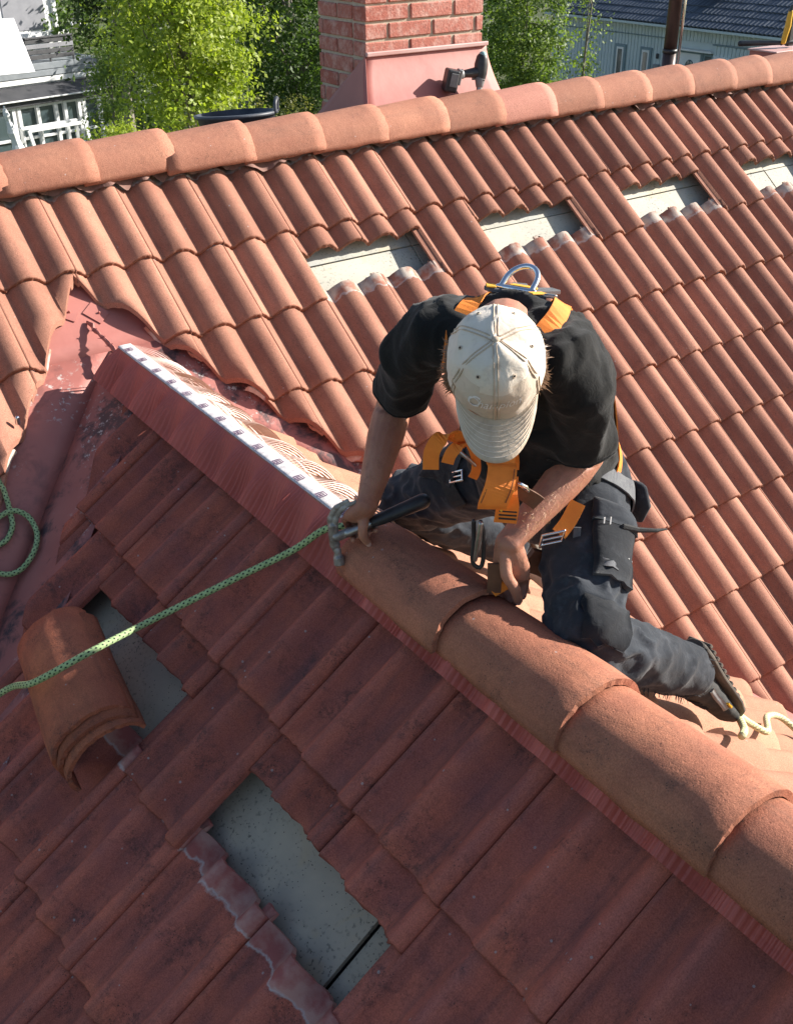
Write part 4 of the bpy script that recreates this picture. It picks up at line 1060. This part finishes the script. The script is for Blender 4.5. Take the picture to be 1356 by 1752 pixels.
# leg loop of the harness round the left thigh
thd = thL; x_ = thd.orthogonal().normalized(); y_ = thd.cross(x_); cth = J['hL'].lerp(J['KL'], .10); pts = []
for k in range(15): a = 2*math.pi*k/14; pts.append(cth + (x_*math.cos(a)+y_*math.sin(a))*.125 + V((0, 0, .02*math.sin(a))))
m_ = MB(); strap_on(m_, tb, pts, .044, .004, .006, 5); m_.build('leg_strap', M['web_grey'], person)
q0, n0, _, _ = tb.find_nearest(cth + V((-.09, -.14, .02)))
for o_ in (-.006, .006):
    m_ = MB(); ribbon(m_, [q0 + n0*.012 + V((o_, -o_*.6, .020)), q0 + n0*.012 + V((o_, -o_*.6, -.020))], [n0, n0], .003, .001); m_.build('strap_stripe', M['thread'], person)
rib2('leg_tail', [q0 + n0*.014 + V((-.06, .03, -.0)), q0 + n0*.018 + V((-.066, .026, -.05)), q0 + n0*.016 + V((-.075, .028, -.10))], .016, M['web_grey'], hz, .003)
rib2('leg_strap_end', [q0 + n0*.016 + V((-.045, .05, .045)), q0 + n0*.018 + V((-.075, .045, .01)), q0 + n0*.016 + V((-.10, .045, -.012))], .034, M['orange'], hz + V((.3, .1, .6)), .004)
def buckle(c, a, b, w_, l_, name='strap_buckle'):
    c, a, b = V(c), V(a).normalized(), V(b).normalized(); m_ = MB(); cs = [c + a*sx*w_/2 + b*sy*l_/2 for sx, sy in ((-1, -1), (1, -1), (1, 1), (-1, 1), (-1, -1))]
    for k in range(4): m_.limb([cs[k], cs[k+1]], [.0032, .0032], 8)
    m_.limb([c - a*w_/2, c + a*w_/2], [.0026, .0026], 8); m_.build(name, M['chrome'], person, True)
buckle(q0 + n0*.02 + V((-.115, .05, -.022)), hz + V((0, 0, .25)), V((.1, -.1, 1)), .048, .026)
q1, n1_, _, _ = tb.find_nearest(J['hR'].lerp(J['KR'], .45) + V((-.12, -.08, .10)))
buckle(q1 + n1_*.006, (hz-hz.dot(n1_)*n1_), n1_.cross(hz), .044, .024)
m_ = MB(); strap_on(m_, tb, [J['hR'].lerp(J['KR'], .42) + V((-.10, .06, .12)), J['hR'].lerp(J['KR'], .42) + V((-.12, -.02, .08)), J['hR'].lerp(J['KR'], .40) + V((-.10, -.10, .0))], .044, .004, .005, 6); m_.build('leg_strap', M['web_black'], person)
# ragged belt end sticking out behind the hip
MB().limb([q0 + n0*.01 + V((.03, -.02, -.005)), q0 + n0*.01 + V((.07, -.03, -.022)), q0 + n0*.01 + V((.11, -.045, -.03)), q0 + n0*.01 + V((.14, -.05, -.035))], [(.009, .005), (.007, .005), (.005, .004), (.002, .002)], 8).build('belt_tail', M['web_black'], person)
hp, hn, _, _ = tb.find_nearest(J['hL'] + V((.10, -.10, -.02)))
bevel(MB().limb([hp + hn*.012 + V((0, 0, .03)), hp + hn*.018 + V((0, 0, -.01)), hp + hn*.014 + V((0, 0, -.05))], [(.012, .03), (.016, .04), (.010, .03)], 12).build('hip_pouch', M['denim_fade'], person, True))
# ------------------------------------------------------------------ hammer in the right hand
ham = empty('claw_hammer', hh0, 'scuffed steel claw hammer with a black grip in the worker\'s hand', 'hammer')
hs = V((-.6, .8, 0)).normalized()      # across the claw
m_ = MB()
for sg in (-1, 1):
    m_.limb(spline([V((.096, -2.078, -.156)) + hs*.0095*sg, V((.073, -2.058, -.176)) + hs*.0085*sg, V((.061, -2.046, -.208)) + hs*.007*sg, V((.062, -2.045, -.240)) + hs*.004*sg], 4), [(.0055, .0018)]*4 + [(.007, .003)]*4 + [(.0085, .005)]*5, 10, ref=tuple(hs))
m_.limb(spline([(.061, -2.046, -.226), (.062, -2.045, -.252), (.062, -2.050, -.280), (.064, -2.056, -.292)], 3), [(.013, .010)]*4 + [(.0125, .012)]*3 + [(.010, .010)]*3, 14, ref=tuple(hs))
m_.limb([(.064, -2.056, -.290), (.064, -2.058, -.302), (.0645, -2.060, -.308), (.065, -2.063, -.326), (.065, -2.0635, -.328)], [.0092, .0095, .0135, .0140, .0122], 16, round_ends=False)
hm_ = remeshed('head', m_, .0016, 1); displace(hm_, lambda co, n: .0006*noise.noise(co*160)); link('head', hm_, M['hammer_steel'], ham)
MB().limb([hh0 - ha*.018, hh0 + ha*.03], [(.012, .009), (.012, .009)], 12).build('socket', M['hammer_steel'], ham, True)
MB().limb([hh0 + ha*.012, hh0 + ha*.085], [.0118, .0118], 12).build('shaft', M['steel'], ham, True)
MB().limb([hh0 + ha*.075, hh0 + ha*.10, hh0 + ha*.14, hh0 + ha*.18, hh0 + ha*.205], [.0125, .0155, .0165, .018, .019], 14).build('grip', M['black_plastic'], ham, True)
# ------------------------------------------------------------------ ropes
rp = spline([(-.90, -1.38, -.98), (-.657, -1.503, -.760), (-.594, -1.663, -.640), (-.476, -1.745, -.552), (-.287, -1.70, -.560), (-.092, -1.799, -.455), (.027, -1.902, -.358), (.080, -1.967, -.285), (.112, -2.02, -.258), (.175, -2.06, -.262)], 14)
o = link('rope', tube_uv('rope', rp, .0088, 12), M['rope'], None); tag(o, 'green flecked rope running taut across the shaded slope to the hammer', 'rope')
lp = spline([(-.392, -.586, -.515), (-.36, -.68, -.588), (-.36, -.728, -.624), (-.369, -.778, -.663), (-.38, -.81, -.687), (-.416, -.839, -.710), (-.461, -.838, -.709), (-.455, -.79, -.672), (-.405, -.777, -.655), (-.358, -.776, -.648), (-.322, -.80, -.672), (-.32, -.859, -.704), (-.353, -.918, -.728), (-.403, -.937, -.764), (-.448, -.927, -.776), (-.5, -.902, -.758), (-.6, -.87, -.735)], 10)
o = link('rope', tube_uv('rope', lp, .0088, 12), M['rope'], None); tag(o, 'loop of green rope lying on the red valley flashing', 'rope')
rr = spline([onR(-2.83, .10, .02), onR(-2.80, .16, .028), onR(-2.72, .28, .03), onR(-2.69, .42, .012), onR(-2.70, .52, .006), onR(-2.62, .66, .022), onR(-2.60, .80, .026), onR(-2.66, .92, .0), onR(-2.66, 1.1, .0)], 10)
o = link('rope', tube_uv('rope', rr, .0095, 12), M['rope_sunlit'], None); tag(o, 'pale sunlit end of rope by the worker\'s boot on the far gable slope', 'rope')
# ------------------------------------------------------------------ ground and vegetation beyond the roof
def gz(x, y): return -4.9 - .118*max(-6, min(45, (29-x)+(y-25)))
mb = MB(); n = 60; ext = 260
for i in range(n+1):
    for j in range(n+1):
        x = -120 + 420*i/n; y = -60 + 420*j/n; mb.v.append((x, y, gz(x, y) + .25*noise.noise(V((x*.05, y*.05, 0)))))
for i in range(n):
    for j in range(n): a = i*(n+1)+j; mb.f.append((a, a+n+1, a+n+2, a+1))
def grass_mat():
    t = NT('garden_grass'); co = t.coords('Object')
    c = t.mix(t.ramp(t.noise(co, .35, 5), .4, .6), (.075, .10, .03), (.12, .135, .045)); c = t.mix(t.ramp(t.noise(co, .9, 6, .7), .55, .7, 0, .7), c, (.16, .13, .08))
    c = t.mix(t.ramp(t.noise(co, 14, 4), .4, .7, 0, .5), c, (.03, .05, .012)); t.base(c); t.set(Roughness=.95); t.bump(t.noise(co, 9, 6), 1., .1); return t.m
ground = mb.build('ground', grass_mat(), None, True); tag(ground, kind='structure')
def leaf_mat(name, a, b, c_):
    t = NT(name); g = t.n('NewGeometry'); co = t.coords('Object')
    col = t.mix(t.ramp(t.noise(co, 1.3, 3), .35, .65), a, b); col = t.mix(t.ramp(t.noise(co, 9, 2), .5, .7), col, c_); t.base(col)
    t.set(Roughness=.5); t.b.inputs['Specular IOR Level'].default_value = .35
    tr = t.n('BsdfTranslucent'); t.l(t.mix(1., col, (1.5, 1.6, .6), 'MULTIPLY'), tr.inputs[0]); mx = t.n('MixShader'); mx.inputs[0].default_value = .42
    t.l(t.b.outputs[0], mx.inputs[1]); t.l(tr.outputs[0], mx.inputs[2]); t.l(mx.outputs[0], t.out.inputs[0]); return t.m
LM = {'bright': leaf_mat('bright_leaf', (.28, .35, .05), (.34, .38, .07), (.18, .26, .035)), 'dark': leaf_mat('dark_leaf', (.065, .115, .03), (.10, .155, .04), (.04, .065, .02)),
      'mid': leaf_mat('mid_leaf', (.13, .19, .05), (.18, .24, .065), (.075, .13, .03)), 'conifer': leaf_mat('conifer_leaf', (.03, .055, .018), (.05, .08, .026), (.02, .034, .012)),
      'dry': leaf_mat('dry_hedge_leaf', (.13, .15, .05), (.19, .18, .075), (.08, .09, .03))}
BARK = simple('grey_bark', (.26, .23, .19), (.15, .125, .10), 14, .95, .8, 30)
def leaves(name, mat, parent, c, rad, count, size, clumps, shell=.55, clump_r=.22, seed=1, asp=.6):
    g = np.random.default_rng(seed); c = np.array(c); rad = np.array(rad)
    d_ = g.normal(size=(clumps, 3)); d_ /= np.linalg.norm(d_, axis=1)[:, None]; r_ = (shell + (1-shell)*g.random(clumps)**.6)[:, None]
    cc = d_*r_*rad*g.uniform(.82, 1.12, (clumps, 1))
    idx = g.integers(0, clumps, count); cr = clump_r*rad.mean()*g.uniform(.5, 1.4, clumps)
    p = c + cc[idx] + g.normal(size=(count, 3))*cr[idx][:, None]*np.array([1, 1, .75])*.6
    out = (p-c)/rad; out /= np.linalg.norm(out, axis=1)[:, None]+1e-6
    nr = out*.6 + np.array([0, 0, .6]) + g.normal(size=(count, 3))*.75; nr /= np.linalg.norm(nr, axis=1)[:, None]
    t_ = np.cross(nr, g.normal(size=(count, 3))); t_ /= np.linalg.norm(t_, axis=1)[:, None]; b_ = np.cross(nr, t_)
    s_ = size*g.uniform(.6, 1.3, (count, 1))
    vs_ = np.stack([p - t_*s_*.5, p + b_*s_*asp*.5 - nr*s_*.08, p + t_*s_*.5, p - b_*s_*asp*.5 - nr*s_*.08], 1).reshape(-1, 3)
    me = bpy.data.meshes.new(name); me.vertices.add(len(vs_)); me.vertices.foreach_set('co', vs_.ravel())
    me.loops.add(count*4); me.loops.foreach_set('vertex_index', np.arange(count*4)); me.polygons.add(count); me.polygons.foreach_set('loop_start', np.arange(count)*4); me.polygons.foreach_set('loop_total', np.full(count, 4))
    me.update(calc_edges=True)
    return link(name, me, mat, parent), c + cc
def tree(name, label, cat, c, rad, kind, count, size, clumps, seed, trunk_r=.10, shell=.5, clump_r=.22, group=None, limbs=9, stems=1):
    base = V((c[0], c[1], gz(c[0], c[1]))); e = empty(name, base, label, cat, group)
    o, cl = leaves('crown', LM[kind], e, c, rad, count, size, clumps, shell, clump_r, seed); o['kind'] = 'stuff'
    rd = random.Random(seed)
    top = V(c) + V((rd.gauss(0, .1), rd.gauss(0, .1), rad[2]*.55)); mid = base.lerp(top, .5) + V((rd.gauss(0, .12), rd.gauss(0, .12), 0))
    MB().limb(spline([base - V((0, 0, .1)), mid, top], 5), [trunk_r*(1.1-.85*k/10) for k in range(11)], 10).build('trunk', BARK, e, True)
    for k in range(limbs):
        q = V(cl[rd.randrange(len(cl))]); f = rd.uniform(.35, .9); a = base.lerp(mid, f*2) if f < .5 else mid.lerp(top, f*2-1)
        if a.z < c[2]-rad[2]: a = V((mid.x, mid.y, c[2]-rad[2]*.7))
        MB().limb(spline([a, a.lerp(q, .5) + V((0, 0, .12)), q], 4), [trunk_r*.34*(1.05-.85*i/8) for i in range(9)], 6).build('limb', BARK, e, True)
    return e
tree('deciduous_tree', 'bright green sunlit deciduous tree beside the white house', 'tree', (9.15, 18.0, -1.55), (1.6, 1.5, 2.3), 'bright', 17000, .11, 190, 11, .085, .35, .20, limbs=16)
tree('evergreen_tree', 'dense dark green tree just left of the brick chimney', 'tree', (13.9, 21.6, -1.7), (1.8, 1.6, 2.9), 'dark', 17000, .12, 220, 12, .14, .6, .22)
tree('conifer_tree', 'dark conifer standing behind the balcony of the white house', 'tree', (13.7, 32.6, -1.0), (1.75, 1.6, 4.0), 'conifer', 12000, .17, 170, 13, .2, .5, .2)
tree('thuja', 'slim yellow-green thuja at the corner of the white house', 'tree', (10.1, 24.8, -3.7), (.52, .5, 1.75), 'mid', 3800, .09, 60, 14, .06, .45, .3, limbs=4)
tree('garden_bush', 'low yellow-green bush at the foot of the white house', 'bush', (8.35, 20.3, -4.3), (.8, .8, .9), 'bright', 2600, .09, 50, 15, .05, .5, .3, limbs=4)
tree('clipped_hedge', 'dry clipped hedge behind the black tub', 'hedge', (11.4, 17.9, -4.05), (1.5, 1.3, 1.05), 'dry', 6500, .07, 160, 16, .06, .75, .22, limbs=5)
tree('evergreen_shrub', 'dark evergreen shrub right of the brick chimney', 'bush', (17.9, 19.6, -1.9), (1.2, 1.1, 2.0), 'dark', 11000, .11, 130, 17, .07, .5, .22, limbs=6)
tree('willow_bush', 'light green leafy bush in front of the grey-blue house', 'bush', (17.35, 16.55, -1.9), (1.0, 1.0, 1.75), 'mid', 12000, .09, 130, 18, .06, .45, .2, limbs=8)
tree('young_birch', 'thin young tree left of the grey-blue house front', 'tree', (20.3, 17.5, -2.2), (.30, .30, 2.0), 'mid', 900, .09, 40, 19, .05, .4, .3, limbs=5)
for k, (x, y, r_, lab) in enumerate(((24, 36, 4.2, 'big dark tree far behind the brick chimney'), (17.5, 41, 4.5, 'big dark tree far behind the bright tree'), (30, 40, 4.0, 'far dark tree rising behind the grey-blue roof'))):
    tree('background_tree', lab, 'tree', (x, y, gz(x, y)+3.2), (r_, r_*.9, 4.2), 'conifer' if k != 1 else 'dark', 5500, .26, 120, 30+k, .25, .5, .2, group='dark trees behind the gardens')
# garden path and lawn edge right of the chimney
mb = MB(); pts = [(22.2, 27.0), (23.4, 26.2), (24.8, 25.6), (26.6, 25.4)]
for x, y in pts: mb.v += [(x, y, gz(x, y)+.16), (x+.5, y+.9, gz(x, y)+.16)]
mb.f = [(2*i, 2*i+2, 2*i+3, 2*i+1) for i in range(3)]; p_ = mb.build('path', simple('pale_gravel', (.42, .38, .32), (.32, .29, .24), 8, .95, .6, 40)); tag(p_, kind='structure')
# ------------------------------------------------------------------ white house with balcony, far left
KS = 1.6; LO = V((-1.05, -3.864, 1.068)).lerp(V((9.12, 22.78, -3.34)), KS); le = V((.9773, .2121, 0)); ln = V((.2121, -.9773, 0))
def lz(z): return 1.068+(z-1.068)*KS
def lh(a, z, off=0): p = LO + le*a*KS + ln*off*KS; p.z = lz(z); return p
lhs = empty('white_house', lh(-1.5, -4.9), 'white house with a roof balcony and a glazed garden room', 'house')
WHITE = simple('white_paint', (.78, .78, .77), (.70, .70, .69), 2, .6); GREYP = simple('grey_blind', (.22, .22, .24), (.26, .26, .28), 3, .6); ZINC = simple('zinc_roof', (.20, .22, .24), (.28, .30, .32), 2, .45)
BLK = simple('black_roof_felt', (.035, .036, .042), (.06, .06, .066), 2, .6); DKW = simple('dark_stained_slats', (.05, .05, .055), (.08, .08, .085), 4, .7); GL = NT('window_glass'); GL.base((.06, .085, .09)); GL.set(Roughness=.06); GL.b.inputs['Specular IOR Level'].default_value = .8; GLASS = GL.m
SIDE = simple('pale_siding', (.62, .63, .62), (.55, .56, .56), 1.5, .7)
FRM = Matrix((le, -ln, V((0, 0, 1)))).transposed()
def lbox(name, a0, a1, z0, z1, o0, o1, mat, par=None):
    c = (lh(a0, z0, o0)+lh(a1, z1, o1))/2
    return bevel(MB().box(c, (abs(a1-a0)*KS, abs(o1-o0)*KS, abs(lz(z1)-lz(z0))), FRM).build(name, mat, par or lhs), .01, 1)
lbox('wall', -8, -.07, -4.9, 2.2, -6, -1.5, SIDE)
wn = lbox('balcony_window', -1.60, -.32, -1.93, -.4, -1.52, -1.46, WHITE)
for a0, a1 in ((-1.95, -1.62), (-1.52, -.40)): lbox('blind', a0, a1, -1.88, -.45, -1.47, -1.44, GREYP, wn)
lbox('corner_board', -.16, -.06, -2.4, 1.2, -1.52, -1.44, WHITE)
lbox('planter', -1.3, -.05, -2.04, -1.90, -1.3, -1.05, WHITE)
lbox('garden_room_wall', -8, -.12, -4.9, -2.5, -1.5, -.02, SIDE)
lbox('balcony_deck', -8, -.03, -2.56, -2.42, -1.5, .02, ZINC)
lbox('fascia_board', -8, -.02, -2.70, -2.57, -.1, .04, ZINC); lbox('fascia_board', -8, -.05, -2.83, -2.72, -.1, .02, WHITE)
rl = lbox('balcony_railing', -1.9, -.64, -1.90, -1.86, -.02, .03, DKW)
for k in range(4): lbox('rail_slat', -1.9, -.64, -2.00-.115*k, -1.905-.115*k, -.012, .004, DKW if k != 1 else GREYP, rl)
for a in (-1.9, -1.28, -.66): lbox('rail_post', a-.02, a+.02, -2.42, -1.86, -.05, -.014, DKW, rl)
for k in range(5):
    z = -1.75+.10*k; MB().limb([lh(-.62, z, .0), lh(-.2, z-.06, -.2), lh(.12, z-.10, -.5)], [.012, .010, .010], 6).build('wire', DKW, lhs)
for k in range(6): MB().ell(lh(-.60+.13*k, -1.66-.015*k, -.04*k), V((.05, 0, 0)), V((0, .05, 0)), V((0, 0, .07)), 8, 6).build('lamp_bulb', WHITE, lhs, True)
mb = MB(); mb.add([lh(-4.5, -1.36, .1), lh(-2.12, -1.42, .1), lh(-2.24, -2.46, .85), lh(-4.5, -2.40, .85)], [(0, 3, 2, 1)]); aw = mb.build('awning', simple('white_canvas', (.82, .82, .83), (.76, .76, .77), 1.2, .8), lhs); aw.modifiers.new('s', 'SOLIDIFY').thickness = .03
mb = MB(); mb.add([lh(-5, -2.86, 0), lh(-.05, -2.86, 0), lh(-.30+.35, -3.04, .62), lh(-5, -3.04, .62)], [(0, 3, 2, 1)]); gr = mb.build('garden_room_roof', BLK, lhs); gr.modifiers.new('s', 'SOLIDIFY').thickness = .05
lbox('roof_edge', -5, .06, -3.075, -3.045, .60, .66, WHITE, gr)
lbox('eave_shade', -5, 0, -3.20, -3.08, .40, .56, BLK)
gl = lbox('glazing', -5, -.12, -4.9, -3.20, .36, .38, GLASS)
for a in (-2.72, -2.58, -2.1, -1.62, -1.38, -1.0, -.86, -.42, -.14): lbox('glazing_post', a-.045, a+.045, -4.9, -3.15, .37, .46, WHITE if a != -.14 else SIDE, gl)
for z in (-3.24, -3.92): lbox('glazing_bar', -5, -.12, z-.03, z+.03, .37, .44, WHITE, gl)
fr_ = empty('timber_trestle', lh(-2.2, -4.9, 1.3), 'white timber A-frame standing in front of the garden room', 'trestle')
for off in (1.05, 1.4):
    lbox('crossbar', -2.95, -1.50, -3.60, -3.53, off-.03, off+.03, WHITE, fr_)
for a, sg in ((-2.95, 1), (-1.52, 1)):
    for o0, o1 in ((1.05, .8), (1.4, 1.65)): MB().bar(lh(a, -3.55, o0), lh(a+.12, -4.9, o1), .11, .11, (1, 0, 0)).build('leg', WHITE, fr_)
lbox('lower_bar', -2.95, -1.45, -4.12, -4.06, 1.5, 1.55, WHITE, fr_)
ps = empty('folded_parasol', lh(-3.35, -4.9, 1.6), 'folded white parasol at the left edge in front of the white house', 'parasol')
mb = MB(); secs = []
for k in range(9):
    f = k/8; r_ = .06+.16*f+.03*math.sin(k*2); secs.append((lh(-3.55+.2*f, -3.0-1.0*f, 1.6), le*r_*1.1, ln*r_))
mb.loft(secs, 10).build('canopy', WHITE, ps); MB().limb([lh(-3.55, -2.95, 1.6), lh(-3.3, -4.9, 1.6)], [.03, .03], 8).build('pole', WHITE, ps)
# ------------------------------------------------------------------ grey-blue house with a dark tiled roof, far right
RO = V((29.01, 26.02, 0)); re = V((.03, -.99955, 0)); rn = V((-.99955, -.03, 0)); RF = Matrix((re, -rn, V((0, 0, 1)))).transposed()
def rh(a, z, off=0): p = RO + re*a + rn*off; p.z = z; return p
rhs = empty('grey_blue_house', rh(5, -5.2), 'long grey-blue timber house with a dark tiled roof behind the ridge', 'house')
BLUE = simple('grey_blue_timber', (.56, .63, .64), (.50, .57, .58), 1.4, .8); TRIM = simple('dark_blue_trim', (.22, .29, .32), (.18, .25, .28), 2, .7)
def rbx(name, a0, a1, z0, z1, o0, o1, mat, par=None):
    c = (rh(a0, z0, o0)+rh(a1, z1, o1))/2
    return bevel(MB().box(c, (abs(a1-a0), abs(o1-o0), abs(z1-z0)), RF).build(name, mat, par or rhs), .008, 1)
def siding(a0, a1, z0, z1, off, name='siding'):
    mb = MB(); n = int((a1-a0)/.15); k = 0
    for i in range(n):
        for da, do in ((0, 0), (.110, 0), (.112, -.022), (.148, -.022)):
            for z in (z0, z1): mb.v.append(tuple(rh(a0+.15*i+da, z, off+do)))
    m_ = len(mb.v)//2; mb.f = [(2*i, 2*i+2, 2*i+3, 2*i+1) for i in range(m_-1)]
    return mb.build(name, BLUE, rhs)
rbx('wall', -2, 14, -5.4, -2.95, -7, -.03, BLUE)
siding(-2, 14, -3.335, -2.93, .03); siding(-2, 4.0, -5.4, -3.36, 0); siding(5.5, 14, -5.4, -3.36, .10); 
rbx('drip_board', -2, 3.6, -3.36, -3.325, 0, .055, TRIM); rbx('drip_board', 5.45, 14, -3.385, -3.345, .10, .14, TRIM)
rbx('gutter', -2, 14, -2.97, -2.89, .40, .52, BLUE)
for a in (1.18, 2.35):
    w_ = rbx('window', a, a+.52, -5.0, -3.71, .0, .05, TRIM); rbx('casement', a+.10, a+.43, -4.95, -3.80, .04, .07, WHITE, w_); rbx('pane', a+.17, a+.37, -4.88, -3.87, .065, .078, GLASS, w_); rbx('sill', a-.03, a+.55, -5.04, -5.0, 0, .09, TRIM, w_)
d0 = rbx('front_door', 4.02, 5.04, -5.3, -3.66, -.05, .02, TRIM); rbx('door_leaf', 4.10, 4.96, -5.3, -3.72, .015, .045, WHITE, d0)
MB().ell(rh(4.55, -4.16, .05), re*.19, V((0, 0, .25)), rn*.02, 20, 6).build('oval_light', GLASS, d0, True)
rbx('door_canopy', 3.7, 5.5, -3.64, -3.58, 0, .22, WHITE); sl = rbx('side_light', 5.08, 5.46, -5.3, -3.68, 0, .05, TRIM); rbx('pane', 5.15, 5.40, -5.2, -3.75, .045, .06, GLASS, sl)
w_ = rbx('window', 5.58, 6.2, -4.9, -3.70, .10, .16, WHITE); rbx('pane', 5.64, 6.14, -4.85, -3.78, .15, .172, GLASS, w_)
rbx('wall_lamp', 3.12, 3.20, -4.02, -3.86, .03, .10, BLK); rbx('letter_box', 3.05, 3.28, -4.45, -4.2, .02, .12, ZINC)
# roof of interlocking dark tiles
rs = (-rn*math.cos(R(27)) + V((0, 0, 1))*math.sin(R(27))); rnn = rn*math.sin(R(27)) + V((0, 0, 1))*math.cos(R(27))
mb = MB(); mb.add([rh(-2, -2.90, .5), rh(14, -2.90, .5), rh(14, -2.90, .5)+rs*6, rh(-2, -2.90, .5)+rs*6], [(0, 1, 2, 3)]); rf = mb.build('roof', BLK, rhs)
SL = simple('dark_concrete_tile', (.075, .088, .11), (.10, .115, .14), 1.5, .45, .3, 30)
tmb = MB(); nu = 12
for j, y in enumerate((0, .40)):
    for k in range(nu+1): u_ = .33*k/nu; tmb.v.append((u_, y, .035*(.5+.5*math.cos(2*math.pi*u_/.165)) + (.045 if j == 0 else .012)))
for k in range(nu+1): u_ = .33*k/nu; tmb.v.append((u_, 0, .035*(.5+.5*math.cos(2*math.pi*u_/.165)) + .010))
N_ = nu+1; tmb.f = [(k, k+1, N_+k+1, N_+k) for k in range(nu)] + [(2*N_+k, 2*N_+k+1, k+1, k) for k in range(nu)]
tme = tmb.mesh('far_roof_tile', False); tme.materials.append(SL)
for r_ in range(7):
    for i in range(42):
        o_ = rh(-1.6+.33*i, -2.885, .52) + rs*(.375*r_) + rnn*random.gauss(0, .004)
        link('roof_tile', tme, None, rf, frame(o_, re, rs, rnn))
bevel(MB().box(rh(4.5, -1.62, -1.1), (1.1, .9, .5), RF).build('roof_hatch', BLK, rhs), .02)
